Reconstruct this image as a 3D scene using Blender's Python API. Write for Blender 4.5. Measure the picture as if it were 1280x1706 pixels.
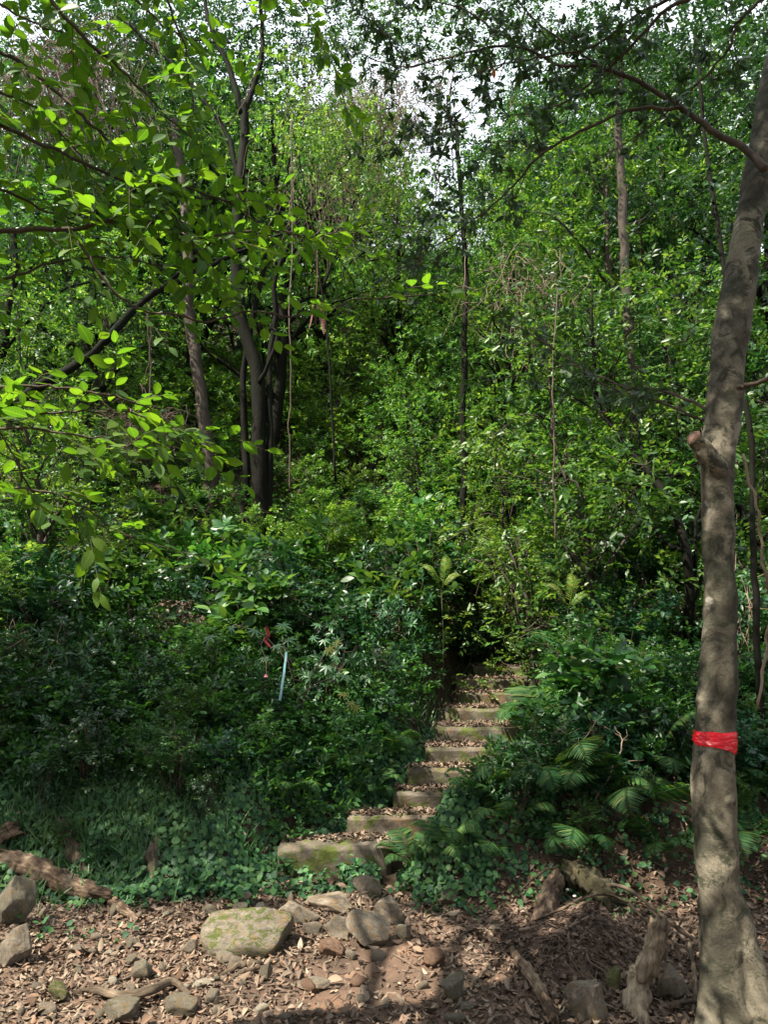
import bpy, bmesh, math, random
import numpy as np
from mathutils import Vector, Matrix, noise as mnoise

for o in list(bpy.data.objects):
    bpy.data.objects.remove(o)
SC = bpy.context.scene
COL = SC.collection
rad = math.radians

# ------------------------------------------------------------------ camera
PITCH = rad(10.5); CAMH = 1.7; FPX = 1232.0
cam = bpy.data.cameras.new("camera"); cam.sensor_fit = 'VERTICAL'; cam.sensor_height = 36; cam.lens = 26
cam.clip_start = .05; cam.clip_end = 1500
camo = bpy.data.objects.new("camera", cam); COL.objects.link(camo)
camo.location = (0, 0, CAMH); camo.rotation_euler = (rad(90) + PITCH, 0, 0)
SC.camera = camo

# ------------------------------------------------------------------ sky, sun, exposure
SUN = Vector((-.50, -.30, .80)).normalized()          # towards the sun
world = bpy.data.worlds.new("World"); SC.world = world; world.use_nodes = True
nt = world.node_tree; nt.nodes.clear()
sky = nt.nodes.new('ShaderNodeTexSky'); sky.sky_type = 'NISHITA'; sky.sun_disc = False
sky.sun_elevation = math.asin(SUN.z); sky.sun_rotation = math.atan2(SUN.x, SUN.y)
sky.air_density = 1.0; sky.dust_density = 5.0; sky.ozone_density = 1.0
bg = nt.nodes.new('ShaderNodeBackground'); bg.inputs[1].default_value = .075
wo = nt.nodes.new('ShaderNodeOutputWorld')
tcw = nt.nodes.new('ShaderNodeTexCoord'); cn = nt.nodes.new('ShaderNodeTexNoise'); cn.inputs['Scale'].default_value = 2.2; cn.inputs['Detail'].default_value = 6
nt.links.new(tcw.outputs['Generated'], cn.inputs['Vector'])
cr_ = nt.nodes.new('ShaderNodeValToRGB'); cr_.color_ramp.elements[0].position = .30; cr_.color_ramp.elements[0].color = (.35, .35, .35, 1); cr_.color_ramp.elements[1].position = .56
nt.links.new(cn.outputs['Fac'], cr_.inputs[0])
cm_ = nt.nodes.new('ShaderNodeMix'); cm_.data_type = 'RGBA'; nt.links.new(cr_.outputs[0], cm_.inputs[0]); nt.links.new(sky.outputs[0], cm_.inputs[6]); cm_.inputs[7].default_value = (8.0, 8.6, 9.5, 1)
nt.links.new(cm_.outputs[2], bg.inputs[0]); nt.links.new(bg.outputs[0], wo.inputs[0])
sl = bpy.data.lights.new("sun", 'SUN'); sl.energy = 5.0; sl.angle = rad(.5); sl.color = (1, .93, .80)
so = bpy.data.objects.new("sun", sl); COL.objects.link(so); so.location = (-20, -2, 30)
so.rotation_euler = SUN.to_track_quat('Z', 'Y').to_euler()
SC.view_settings.view_transform = 'Standard'; SC.view_settings.look = 'None'
SC.view_settings.exposure = 1.64; SC.view_settings.gamma = 1
cy = SC.cycles
cy.max_bounces = 6; cy.diffuse_bounces = 3; cy.glossy_bounces = 2; cy.transmission_bounces = 4; cy.transparent_max_bounces = 4
cy.sample_clamp_indirect = 6
cy.use_denoising = True

# ------------------------------------------------------------------ pixel helpers and terrain
def ray(px, py):
    dx = (px - 640) / FPX; dz = (853 - py) / FPX
    ca, sa = math.cos(PITCH), math.sin(PITCH)
    return Vector((dx, ca - dz * sa, sa + dz * ca))

def P(px, py, Y):
    d = ray(px, py); t = Y / d.y
    return Vector((d.x * t, Y, CAMH + d.z * t))

STEP_PX = [  # tread front edge: row, left px, right px, front height px
    (1410, 462, 652), (1360, 590, 742), (1320, 668, 778), (1282, 690, 812), (1247, 722, 842),
    (1213, 738, 858), (1181, 744, 872), (1154, 772, 880), (1132, 768, 872), (1110, 796, 872)]
RISE = .14; Z0 = .22
def solveY(row, z):
    lo, hi = 3., 20.
    for _ in range(50):
        m = (lo + hi) / 2
        dz = z - CAMH; ca, sa = math.cos(PITCH), math.sin(PITCH)
        r = 853 - FPX * ((-m * sa + dz * ca) / (m * ca + dz * sa))
        if r > row: lo = m
        else: hi = m
    return m
STEPS = []
for n_, (row, l, r) in enumerate(STEP_PX):
    z = Z0 + n_ * RISE; Y = solveY(row, z)
    STEPS.append((P(l, row, Y).x, P(r, row, Y).x, Y, z))
SY = np.array([s[2] for s in STEPS]); SX = np.array([(s[0] + s[1]) / 2 for s in STEPS]); SZ = np.array([s[3] for s in STEPS])
print("STEPS", [(round(a, 2), round(b, 2), round(c, 2), round(d, 2)) for a, b, c, d in STEPS])

def sn(x, y, f, s):
    return (np.sin(x * f + s) * np.cos(y * f * 1.13 + s * 2.1) + .5 * np.sin(x * f * 2.3 + y * f * 1.7 + s * 3.3) + .3 * np.cos(x * f * 3.9 - y * f * 4.3 + s)) / 1.8
def sst(a, b, x):
    t = np.clip((x - a) / (b - a), 0, 1); return t * t * (3 - 2 * t)
def H(x, y):
    x = np.asarray(x, float); y = np.asarray(y, float)
    t0 = 5.45 + .18 * sn(x, 0 * x, .9, 1.3) - .12 * (x > 1) * np.clip(x - 1, 0, 2) + .62 * np.exp(-((x + .34) / .62) ** 4)
    t = y - t0
    # bank, then hillside, easing off beyond the crest
    z = .42 * sst(0, .7, t) + np.where(t > .3, .41 * (np.minimum(t, 27) - .3), 0) + np.where(t > 6, .28 * (np.minimum(t, 27) - 6), 0) + np.where(t > 27, .12 * (np.minimum(t, 80) - 27), 0)
    z = z + sst(1, 8, t) * (.35 * sn(x, y, .35, 2.) + .12 * sn(x, y, 1.1, .4)) + sst(-8, 8, x * .5) * sst(4, 14, t) * .6
    z = z + .035 * sn(x, y, 2.1, .7) + .014 * sn(x, y, 6.3, 2.7) + .006 * sn(x, y, 17., 1.7)
    z = z - .02 * np.exp(-((x - .1) ** 2) / .5) * (y < 5.4)
    # cut for the stairs
    sx = np.interp(y, SY, SX); sz = np.interp(y, SY, SZ)
    m = sst(.95, .45, np.abs(x - sx)) * sst(SY[0] - .25, SY[0] + .02, y) * sst(SY[-1] + 1.6, SY[-1] + .3, y)
    return z * (1 - m) + (sz - .21) * m
def hz(x, y): return float(H(np.array([x]), np.array([y]))[0])
def G(px, py):
    d = ray(px, py); t = 2.
    while t < 60:
        p = Vector((d.x * t, d.y * t, CAMH + d.z * t))
        if p.z < hz(p.x, p.y): break
        t += .02
    return Vector((p.x, p.y, hz(p.x, p.y)))

# ------------------------------------------------------------------ materials
def newmat(name):
    m = bpy.data.materials.new(name); m.use_nodes = True; t = m.node_tree; t.nodes.clear()
    return m, t, t.nodes.new('ShaderNodeOutputMaterial')
def ramp(t, stops, fac, interp='LINEAR'):
    r = t.nodes.new('ShaderNodeValToRGB'); e = r.color_ramp.elements; r.color_ramp.interpolation = interp
    e[0].position, e[0].color = stops[0][0], (*stops[0][1], 1)
    e[1].position, e[1].color = stops[-1][0], (*stops[-1][1], 1)
    for p, c in stops[1:-1]:
        q = e.new(p); q.color = (*c, 1)
    t.links.new(fac, r.inputs[0]); return r.outputs[0]
def noise_node(t, scale, detail=5, rough=.6, vec=None, dist=0):
    n = t.nodes.new('ShaderNodeTexNoise'); n.inputs['Scale'].default_value = scale
    n.inputs['Detail'].default_value = detail; n.inputs['Roughness'].default_value = rough; n.inputs['Distortion'].default_value = dist
    if vec is None:
        g = t.nodes.new('ShaderNodeTexCoord'); vec = g.outputs['Object']
    t.links.new(vec, n.inputs['Vector']); return n.outputs['Fac']
def leafmat(name, cols, trans=.4, tcol=(1.3, 1.25, .5), rough=.42, spec=.5, per_obj=.0):
    m, t, out = newmat(name)
    g = t.nodes.new('ShaderNodeNewGeometry')
    fac = g.outputs['Random Per Island']
    k = len(cols)
    c = ramp(t, [(i / (k - 1), cc) for i, cc in enumerate(cols)], fac)
    oi = t.nodes.new('ShaderNodeObjectInfo')
    hs = t.nodes.new('ShaderNodeHueSaturation')
    mr = t.nodes.new('ShaderNodeMapRange'); mr.inputs[3].default_value = .75; mr.inputs[4].default_value = 1.3
    t.links.new(oi.outputs['Random'], mr.inputs[0]); t.links.new(mr.outputs[0], hs.inputs['Value'])
    mr2 = t.nodes.new('ShaderNodeMapRange'); mr2.inputs[3].default_value = .485; mr2.inputs[4].default_value = .515
    mu = t.nodes.new('ShaderNodeMath'); mu.operation = 'FRACT'; mm = t.nodes.new('ShaderNodeMath'); mm.operation = 'MULTIPLY'; mm.inputs[1].default_value = 7.3
    t.links.new(oi.outputs['Random'], mm.inputs[0]); t.links.new(mm.outputs[0], mu.inputs[0]); t.links.new(mu.outputs[0], mr2.inputs[0])
    t.links.new(mr2.outputs[0], hs.inputs['Hue']); t.links.new(c, hs.inputs['Color']); c = hs.outputs[0]
    bump = None
    if name in ('thin_broad_leaf', 'leathery_leaf'):      # midrib and side veins in the leaf's own coordinates
        def mth(op, a, b=None):
            n = t.nodes.new('ShaderNodeMath'); n.operation = op
            for k_, v_ in enumerate((a, b)):
                if v_ is None: continue
                if isinstance(v_, (int, float)): n.inputs[k_].default_value = v_
                else: t.links.new(v_, n.inputs[k_])
            return n.outputs[0]
        at = t.nodes.new('ShaderNodeAttribute'); at.attribute_name = 'leaf'; sx = t.nodes.new('ShaderNodeSeparateXYZ'); t.links.new(at.outputs['Vector'], sx.inputs[0])
        ax = mth('ABSOLUTE', sx.outputs[0]); rib = mth('LESS_THAN', ax, .014)
        w_ = mth('SINE', mth('MULTIPLY', mth('SUBTRACT', sx.outputs[1], mth('MULTIPLY', ax, .75)), 58.)); sv = mth('MULTIPLY', mth('GREATER_THAN', w_, .9), .45)
        ve = mth('MAXIMUM', rib, sv)
        nz = noise_node(t, 30, 3, .6)
        blot = mth('MULTIPLY', mth('GREATER_THAN', nz, .66), .35)
        mxv = t.nodes.new('ShaderNodeMix'); mxv.data_type = 'RGBA'; t.links.new(mth('MULTIPLY', ve, .55), mxv.inputs[0]); t.links.new(c, mxv.inputs[6]); mxv.inputs[7].default_value = (cols[-1][0] * 1.8, cols[-1][1] * 1.45, cols[-1][2] * 2, 1)
        mxb = t.nodes.new('ShaderNodeMix'); mxb.data_type = 'RGBA'; t.links.new(blot, mxb.inputs[0]); t.links.new(mxv.outputs[2], mxb.inputs[6]); mxb.inputs[7].default_value = (.07, .05, .015, 1)
        c = mxb.outputs[2]
        bump = t.nodes.new('ShaderNodeBump'); bump.inputs['Strength'].default_value = .5; bump.inputs['Distance'].default_value = .003; t.links.new(ve, bump.inputs['Height'])
    p = t.nodes.new('ShaderNodeBsdfPrincipled'); p.inputs['Roughness'].default_value = rough
    p.inputs['Specular IOR Level'].default_value = spec
    if bump: t.links.new(bump.outputs[0], p.inputs['Normal'])
    t.links.new(c, p.inputs['Base Color'])
    tr = t.nodes.new('ShaderNodeBsdfTranslucent')
    vm = t.nodes.new('ShaderNodeVectorMath'); vm.operation = 'MULTIPLY'; vm.inputs[1].default_value = tcol
    t.links.new(c, vm.inputs[0]); t.links.new(vm.outputs[0], tr.inputs[0])
    mx = t.nodes.new('ShaderNodeMixShader'); mx.inputs[0].default_value = trans
    t.links.new(p.outputs[0], mx.inputs[1]); t.links.new(tr.outputs[0], mx.inputs[2]); t.links.new(mx.outputs[0], out.inputs[0])
    return m
def solid(name, cols, scale=3, rough=.85, bump=.3, bscale=20, per=0, detail=6, spec=.3, bdist=.01, stretch=None):
    m, t, out = newmat(name)
    g = t.nodes.new('ShaderNodeTexCoord'); vec = g.outputs['Object']
    if stretch:
        mp = t.nodes.new('ShaderNodeMapping'); mp.inputs['Scale'].default_value = stretch; t.links.new(vec, mp.inputs[0]); vec = mp.outputs[0]
    f = noise_node(t, scale, detail, .65, vec)
    if per:
        gg = t.nodes.new('ShaderNodeNewGeometry'); f = gg.outputs['Random Per Island']
        k = len(cols); c = ramp(t, [(i / (k - 1), cc) for i, cc in enumerate(cols)], f)
    else:
        k = len(cols); c = ramp(t, [(.28 + .44 * i / (k - 1), cc) for i, cc in enumerate(cols)], f)
    p = t.nodes.new('ShaderNodeBsdfPrincipled'); p.inputs['Roughness'].default_value = rough; p.inputs['Specular IOR Level'].default_value = spec
    t.links.new(c, p.inputs['Base Color'])
    if bump:
        b = t.nodes.new('ShaderNodeBump'); b.inputs['Strength'].default_value = bump; b.inputs['Distance'].default_value = bdist
        t.links.new(noise_node(t, bscale, 6, .7, vec), b.inputs['Height']); t.links.new(b.outputs[0], p.inputs['Normal'])
    t.links.new(p.outputs[0], out.inputs[0]); return m

M = {}
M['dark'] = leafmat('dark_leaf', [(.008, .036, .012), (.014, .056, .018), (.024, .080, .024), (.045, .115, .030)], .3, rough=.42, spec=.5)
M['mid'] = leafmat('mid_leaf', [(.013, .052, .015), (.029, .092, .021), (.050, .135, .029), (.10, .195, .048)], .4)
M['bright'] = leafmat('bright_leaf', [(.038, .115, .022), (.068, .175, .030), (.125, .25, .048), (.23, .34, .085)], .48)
M['tuft'] = leafmat('sunlit_tuft_leaf', [(.06, .13, .03), (.13, .24, .05), (.22, .34, .08), (.32, .42, .12)], .5)  # paler leaf copy, sunlight on the tufts put into its colour
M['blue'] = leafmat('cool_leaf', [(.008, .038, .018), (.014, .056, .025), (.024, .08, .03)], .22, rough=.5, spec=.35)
M['near'] = leafmat('thin_broad_leaf', [(.035, .11, .02), (.05, .145, .022), (.07, .175, .022), (.10, .205, .028)], .6, tcol=(1.35, 1.35, .35), rough=.5)
M['leather'] = leafmat('leathery_leaf', [(.012, .04, .018), (.018, .052, .02), (.028, .07, .022), (.05, .10, .03)], .38, rough=.45, spec=.5)
M['fern'] = leafmat('fern_leaf', [(.015, .06, .02), (.028, .09, .025), (.06, .15, .035), (.10, .14, .04)], .35, rough=.65, spec=.25)
M['fern_y'] = leafmat('backlit_fern_leaf', [(.10, .22, .03), (.18, .28, .035), (.26, .24, .05)], .5, rough=.5)  # yellow stands in for sun shining through the fronds
M['maple'] = leafmat('lobed_leaf', [(.04, .10, .05), (.05, .12, .05), (.06, .10, .03)], .3)
M['yellow'] = leafmat('yellow_leaf', [(.14, .15, .03), (.2, .19, .035)], .4)
M['orange'] = leafmat('orange_leaf', [(.55, .13, .02), (.6, .16, .03)], .5)
M['ivy'] = leafmat('creeper_leaf', [(.010, .038, .016), (.022, .068, .026), (.036, .098, .032), (.05, .12, .036), (.085, .16, .05)], .3, rough=.55, spec=.3)
M['grass'] = leafmat('grass_blade', [(.03, .085, .025), (.05, .12, .03), (.08, .15, .04)], .35)
M['litter'] = solid('dead_leaf', [(.04, .027, .019), (.09, .061, .041), (.13, .092, .066), (.19, .14, .10), (.11, .068, .042), (.29, .225, .16), (.06, .041, .029), (.20, .12, .075), (.15, .11, .082)], per=1, rough=.75, bump=.2, bscale=60)
M['drybrown'] = solid('dry_twig', [(.06, .042, .03), (.13, .095, .068), (.2, .15, .11)], per=1, rough=.9, bump=0)
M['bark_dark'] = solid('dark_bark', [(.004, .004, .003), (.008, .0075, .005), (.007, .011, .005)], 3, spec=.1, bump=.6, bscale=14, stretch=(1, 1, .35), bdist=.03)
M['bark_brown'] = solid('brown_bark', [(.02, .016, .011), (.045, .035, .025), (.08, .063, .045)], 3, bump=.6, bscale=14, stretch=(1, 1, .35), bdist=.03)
M['twig'] = solid('twig_bark', [(.03, .022, .015), (.07, .05, .035), (.10, .08, .055)], 8, bump=.2, bscale=40)
M['deadwood'] = solid('dead_wood', [(.07, .048, .033), (.17, .12, .085), (.28, .21, .15), (.12, .08, .055)], 5, bump=.9, bscale=16, stretch=(1, 1, .22), bdist=.02)
def deadwood_mat(name, cols, bs=1.):
    m, t, out = newmat(name)
    at = t.nodes.new('ShaderNodeAttribute'); at.attribute_name = 'grain'; v = at.outputs['Vector']
    f = noise_node(t, 60, 7, .7, v, .5)
    tc = t.nodes.new('ShaderNodeTexCoord'); f0 = noise_node(t, 7, 5, .65, tc.outputs['Object'])
    ad = t.nodes.new('ShaderNodeMath'); ad.operation = 'ADD'; t.links.new(f, ad.inputs[0]); t.links.new(f0, ad.inputs[1])
    hf = t.nodes.new('ShaderNodeMath'); hf.operation = 'MULTIPLY'; hf.inputs[1].default_value = .5; t.links.new(ad.outputs[0], hf.inputs[0])
    c = ramp(t, [(.38, cols[0]), (.47, cols[1]), (.54, cols[2]), (.62, cols[3])], hf.outputs[0])
    p = t.nodes.new('ShaderNodeBsdfPrincipled'); p.inputs['Roughness'].default_value = .92; p.inputs['Specular IOR Level'].default_value = .15
    t.links.new(c, p.inputs['Base Color'])
    b = t.nodes.new('ShaderNodeBump'); b.inputs['Strength'].default_value = 1; b.inputs['Distance'].default_value = .012 * bs
    t.links.new(hf.outputs[0], b.inputs['Height']); t.links.new(b.outputs[0], p.inputs['Normal']); t.links.new(p.outputs[0], out.inputs[0]); return m
M['deadlog'] = deadwood_mat('rotten_wood', [(.018, .012, .008), (.075, .05, .034), (.15, .105, .07), (.26, .20, .14)])
M['palewood'] = deadwood_mat('pale_dead_wood', [(.05, .036, .024), (.16, .12, .08), (.27, .21, .145), (.36, .29, .21)])
M['rootwood'] = deadwood_mat('root_bark', [(.025, .018, .012), (.07, .052, .036), (.12, .09, .062), (.18, .14, .10)])
M['mosslog'] = deadwood_mat('mossy_bark', [(.015, .012, .008), (.05, .042, .025), (.085, .075, .042), (.14, .11, .07)])

def bark_hero():
    m, t, out = newmat('smooth_grey_bark')
    g = t.nodes.new('ShaderNodeTexCoord'); v = g.outputs['Object']
    f1 = noise_node(t, 3.2, 8, .65, v, .6)
    c1 = ramp(t, [(.34, (.026, .024, .017)), (.44, (.060, .054, .038)), (.53, (.125, .11, .08)), (.63, (.21, .185, .135)), (.74, (.085, .085, .040))], f1)
    f2 = noise_node(t, 7, 8, .75, v, 1.2)
    mask = ramp(t, [(.50, (0, 0, 0)), (.58, (1, 1, 1))], f2)
    mx = t.nodes.new('ShaderNodeMix'); mx.data_type = 'RGBA'
    t.links.new(mask, mx.inputs[0]); t.links.new(c1, mx.inputs[6]); mx.inputs[7].default_value = (.035, .036, .022, 1)
    f3 = noise_node(t, 4.5, 4, .5, v, .3)
    mask2 = ramp(t, [(.69, (0, 0, 0)), (.72, (1, 1, 1))], f3)
    mx2 = t.nodes.new('ShaderNodeMix'); mx2.data_type = 'RGBA'
    t.links.new(mask2, mx2.inputs[0]); t.links.new(mx.outputs[2], mx2.inputs[6]); mx2.inputs[7].default_value = (.26, .245, .20, 1)
    fz = noise_node(t, 90, 6, .8, v); fk = ramp(t, [(.33, (.35, .33, .30)), (.45, (1, 1, 1)), (.62, (1.15, 1.12, 1.08))], fz)
    mul = t.nodes.new('ShaderNodeMix'); mul.data_type = 'RGBA'; mul.blend_type = 'MULTIPLY'; mul.inputs[0].default_value = 1; t.links.new(mx2.outputs[2], mul.inputs[6]); t.links.new(fk, mul.inputs[7])
    p = t.nodes.new('ShaderNodeBsdfPrincipled'); p.inputs['Roughness'].default_value = .8; p.inputs['Specular IOR Level'].default_value = .25
    t.links.new(mul.outputs[2], p.inputs['Base Color'])
    mp = t.nodes.new('ShaderNodeMapping'); mp.inputs['Scale'].default_value = (1, 1, 1.5); t.links.new(v, mp.inputs[0])
    a = noise_node(t, 34, 10, .8, mp.outputs[0])
    b2 = noise_node(t, 5, 5, .6, v)
    ad = t.nodes.new('ShaderNodeMath'); ad.operation = 'ADD'; t.links.new(a, ad.inputs[0]); t.links.new(b2, ad.inputs[1])
    b = t.nodes.new('ShaderNodeBump'); b.inputs['Strength'].default_value = .7; b.inputs['Distance'].default_value = .012
    t.links.new(ad.outputs[0], b.inputs['Height']); t.links.new(b.outputs[0], p.inputs['Normal'])
    t.links.new(p.outputs[0], out.inputs[0]); return m
M['hero'] = bark_hero()

def rockmat(name, base, moss=0., red=0.):
    m, t, out = newmat(name)
    g = t.nodes.new('ShaderNodeTexCoord'); v = g.outputs['Object']
    oi = t.nodes.new('ShaderNodeObjectInfo')
    vm = t.nodes.new('ShaderNodeVectorMath'); vm.operation = 'ADD'; t.links.new(v, vm.inputs[0]); t.links.new(oi.outputs['Random'], vm.inputs[1]); v2 = vm.outputs[0]
    f = noise_node(t, 6, 9, .7, v2, .4)
    b = [tuple(x * k for x in base) for k in (.35, .75, 1.05, 1.5)]
    c = ramp(t, [(.3, b[0]), (.45, b[1]), (.58, b[2]), (.75, b[3])], f)
    # lichen and iron stains
    f2 = noise_node(t, 3.3, 6, .6, v2, .5)
    k = ramp(t, [(.52, (0, 0, 0)), (.66, (1, 1, 1))], f2)
    mx = t.nodes.new('ShaderNodeMix'); mx.data_type = 'RGBA'; t.links.new(k, mx.inputs[0]); t.links.new(c, mx.inputs[6]); mx.inputs[7].default_value = (base[0] * 1.0, base[1] * .78, base[2] * .5, 1)
    col = mx.outputs[2]
    if moss:
        f3 = noise_node(t, 5, 9, .75, v2, .8)
        k3 = ramp(t, [(.60 - moss * .2, (0, 0, 0)), (.66 - moss * .2, (1, 1, 1))], f3)
        mx3 = t.nodes.new('ShaderNodeMix'); mx3.data_type = 'RGBA'; t.links.new(k3, mx3.inputs[0]); t.links.new(col, mx3.inputs[6]); mx3.inputs[7].default_value = (.085, .105, .022, 1)
        col = mx3.outputs[2]
    p = t.nodes.new('ShaderNodeBsdfPrincipled'); p.inputs['Roughness'].default_value = .88; p.inputs['Specular IOR Level'].default_value = .25
    t.links.new(col, p.inputs['Base Color'])
    bb = t.nodes.new('ShaderNodeBump'); bb.inputs['Strength'].default_value = 1; bb.inputs['Distance'].default_value = .02
    t.links.new(noise_node(t, 22, 9, .75, v2), bb.inputs['Height']); t.links.new(bb.outputs[0], p.inputs['Normal'])
    t.links.new(p.outputs[0], out.inputs[0]); return m
M['rock'] = rockmat('weathered_rock', (.25, .21, .16))
M['rock_g'] = rockmat('grey_rock', (.20, .175, .13), moss=.12)
M['rock_m'] = rockmat('mossy_rock', (.24, .19, .13), moss=.75)
M['rock_mb'] = rockmat('moss_patched_rock', (.23, .195, .15), moss=.5)
M['rock_r'] = rockmat('reddish_rock', (.20, .125, .085))
M['step'] = rockmat('old_concrete', (.15, .125, .095), moss=.5)

def groundmat():
    m, t, out = newmat('forest_soil')
    g = t.nodes.new('ShaderNodeTexCoord'); v = g.outputs['Object']
    f = noise_node(t, 1.7, 10, .7, v, .3)
    c = ramp(t, [(.3, (.04, .028, .02)), (.45, (.085, .058, .042)), (.58, (.14, .09, .063)), (.72, (.25, .14, .085))], f)
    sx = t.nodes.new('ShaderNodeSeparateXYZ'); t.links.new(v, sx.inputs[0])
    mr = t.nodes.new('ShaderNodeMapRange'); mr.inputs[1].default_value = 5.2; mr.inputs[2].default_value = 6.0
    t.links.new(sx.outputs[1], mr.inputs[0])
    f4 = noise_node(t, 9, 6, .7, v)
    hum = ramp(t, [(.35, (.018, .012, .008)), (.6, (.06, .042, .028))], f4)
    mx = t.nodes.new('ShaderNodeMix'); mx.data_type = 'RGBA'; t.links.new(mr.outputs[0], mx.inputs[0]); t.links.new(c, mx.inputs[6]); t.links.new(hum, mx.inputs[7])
    p = t.nodes.new('ShaderNodeBsdfPrincipled'); p.inputs['Roughness'].default_value = .95; p.inputs['Specular IOR Level'].default_value = .15
    t.links.new(mx.outputs[2], p.inputs['Base Color'])
    b = t.nodes.new('ShaderNodeBump'); b.inputs['Strength'].default_value = .9; b.inputs['Distance'].default_value = .02
    t.links.new(noise_node(t, 26, 10, .75, v), b.inputs['Height']); t.links.new(b.outputs[0], p.inputs['Normal'])
    t.links.new(p.outputs[0], out.inputs[0]); return m
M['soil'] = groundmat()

def plainmat(name, col, rough=.4, bump=0, bscale=30, trans=0):
    m, t, out = newmat(name)
    p = t.nodes.new('ShaderNodeBsdfPrincipled'); p.inputs['Roughness'].default_value = rough
    f = noise_node(t, 12, 4, .6)
    c = ramp(t, [(.3, tuple(x * .75 for x in col)), (.7, col)], f)
    t.links.new(c, p.inputs['Base Color'])
    if bump:
        v = t.nodes.new('ShaderNodeTexVoronoi'); v.feature = 'DISTANCE_TO_EDGE'; v.inputs['Scale'].default_value = bscale
        tc = t.nodes.new('ShaderNodeTexCoord'); mp = t.nodes.new('ShaderNodeMapping'); mp.inputs['Rotation'].default_value = (.3, .2, 0); mp.inputs['Scale'].default_value = (.6, .6, 2.2)
        t.links.new(tc.outputs['Object'], mp.inputs[0]); t.links.new(mp.outputs[0], v.inputs['Vector'])
        b = t.nodes.new('ShaderNodeBump'); b.inputs['Strength'].default_value = bump; b.inputs['Distance'].default_value = .01
        t.links.new(v.outputs[0], b.inputs['Height']); t.links.new(b.outputs[0], p.inputs['Normal'])
    t.links.new(p.outputs[0], out.inputs[0]); return m
M['red'] = plainmat('red_plastic_wrap', (.72, .012, .025), .22, 1.0, 16)
M['redcloth'] = plainmat('red_ribbon', (.25, .015, .015), .6)
M['cyan'] = plainmat('pale_blue_ribbon', (.30, .56, .62), .35)
M['pink'] = plainmat('pink_flower', (.75, .25, .30), .5)
M['white'] = plainmat('white_fungus', (.75, .72, .66), .6)
M['rust'] = plainmat('red_brown_dead_leaf', (.13, .045, .028), .8, .5, 20)

# ------------------------------------------------------------------ mesh helpers
class Buf:
    def __init__(s): s.v = []; s.f = []; s.n = 0; s.a = []; s.keep = False
    def add(s, v, f, a=None):
        v = np.asarray(v, float).reshape(-1, 3); s.v.append(v); s.f.append(np.asarray(f, np.int64).reshape(-1, 3) + s.n); s.n += len(v)
        s.a.append(a if a is not None else None)
    def mesh(s, name, mat, smooth=True, origin=None):
        V = np.concatenate(s.v); F = np.concatenate(s.f)
        if origin is not None: V = V - np.asarray(origin)
        me = bpy.data.meshes.new(name)
        me.vertices.add(len(V)); me.vertices.foreach_set('co', V.astype(np.float32).ravel())
        me.loops.add(len(F) * 3); me.loops.foreach_set('vertex_index', F.astype(np.int32).ravel())
        me.polygons.add(len(F)); me.polygons.foreach_set('loop_start', np.arange(0, len(F) * 3, 3, dtype=np.int32))
        try: me.polygons.foreach_set('loop_total', np.full(len(F), 3, np.int32))
        except Exception: pass
        me.polygons.foreach_set('use_smooth', np.full(len(F), smooth))
        me.update(calc_edges=True)
        if s.keep:
            A = np.concatenate([np.zeros((len(v), 3)) if a is None else a for a, v in zip(s.a, s.v)])
            at = me.attributes.new('leaf', 'FLOAT_VECTOR', 'POINT'); at.data.foreach_set('vector', A.astype(np.float32).ravel())
        if mat is not None: me.materials.append(mat)
        return me
def obj(name, me, parent=None, loc=(0, 0, 0), rot=(0, 0, 0), sc=1., **props):
    o = bpy.data.objects.new(name, me); COL.objects.link(o)
    o.location = loc; o.rotation_euler = rot
    o.scale = (sc, sc, sc) if np.isscalar(sc) else sc
    if parent is not None: o.parent = parent
    for k, v in props.items(): o[k] = v
    return o
def thing(name, label, cat, loc=(0, 0, 0), rot=(0, 0, 0), sc=1., group=None):
    o = obj(name, None, None, loc, rot, sc, label=label, category=cat)
    o.empty_display_size = .1
    if group: o['group'] = group
    return o

def unit(a): return a / (np.linalg.norm(a, axis=-1, keepdims=True) + 1e-9)

def leaf_tpl(L=1., W=.45, seg=4, fold=.18, droop=.15, widest=.45, tipw=.0, stalk=.0):
    """one leaf along +Y, normal +Z, as a strip folded on its midrib"""
    ts = np.linspace(0, 1, seg + 1); v = [(0, 0, 0)]; 
    if stalk:
        ts = stalk + ts * (1 - stalk)
    rows = []
    idx = 0
    for i, t in enumerate(ts):
        u = (t - ts[0]) / (1 - ts[0])
        w = W / 2 * (math.sin(math.pi * min(1, u / (2 * widest)) if u < widest else math.pi * (.5 + .5 * (u - widest) / (1 - widest))) ** .8 if 0 < u < 1 else 0)
        z = -droop * t * t * L
        if i == 0 or i == len(ts) - 1:
            rows.append([len(v)]); v.append((0, t * L, z))
        else:
            rows.append([len(v), len(v) + 1, len(v) + 2])
            v += [(-w * L, t * L, z + fold * w * L), (0, t * L, z), (w * L, t * L, z + fold * w * L)]
    f = []
    for a, b in zip(rows[:-1], rows[1:]):
        if len(a) == 1 and len(b) == 3: f += [(a[0], b[1], b[0]), (a[0], b[2], b[1])]
        elif len(a) == 3 and len(b) == 1: f += [(a[0], a[1], b[0]), (a[1], a[2], b[0])]
        else: f += [(a[0], a[1], b[1]), (a[0], b[1], b[0]), (a[1], a[2], b[2]), (a[1], b[2], b[1])]
    if stalk:
        s = .012 * L
        k = len(v); v += [(-s, 0, 0), (s, 0, 0), (0, stalk * L, 0)]; f.append((k, k + 1, k + 2))
    return np.array(v), np.array(f)
def leaf_low(W=.45, fold=.2, droop=.12, wd=.45):
    v = [(0, 0, 0), (-W / 2, wd, fold * W / 2), (0, 1, -droop), (W / 2, wd, fold * W / 2)]
    return np.array(v), np.array([(0, 2, 1), (0, 3, 2)])

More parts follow.
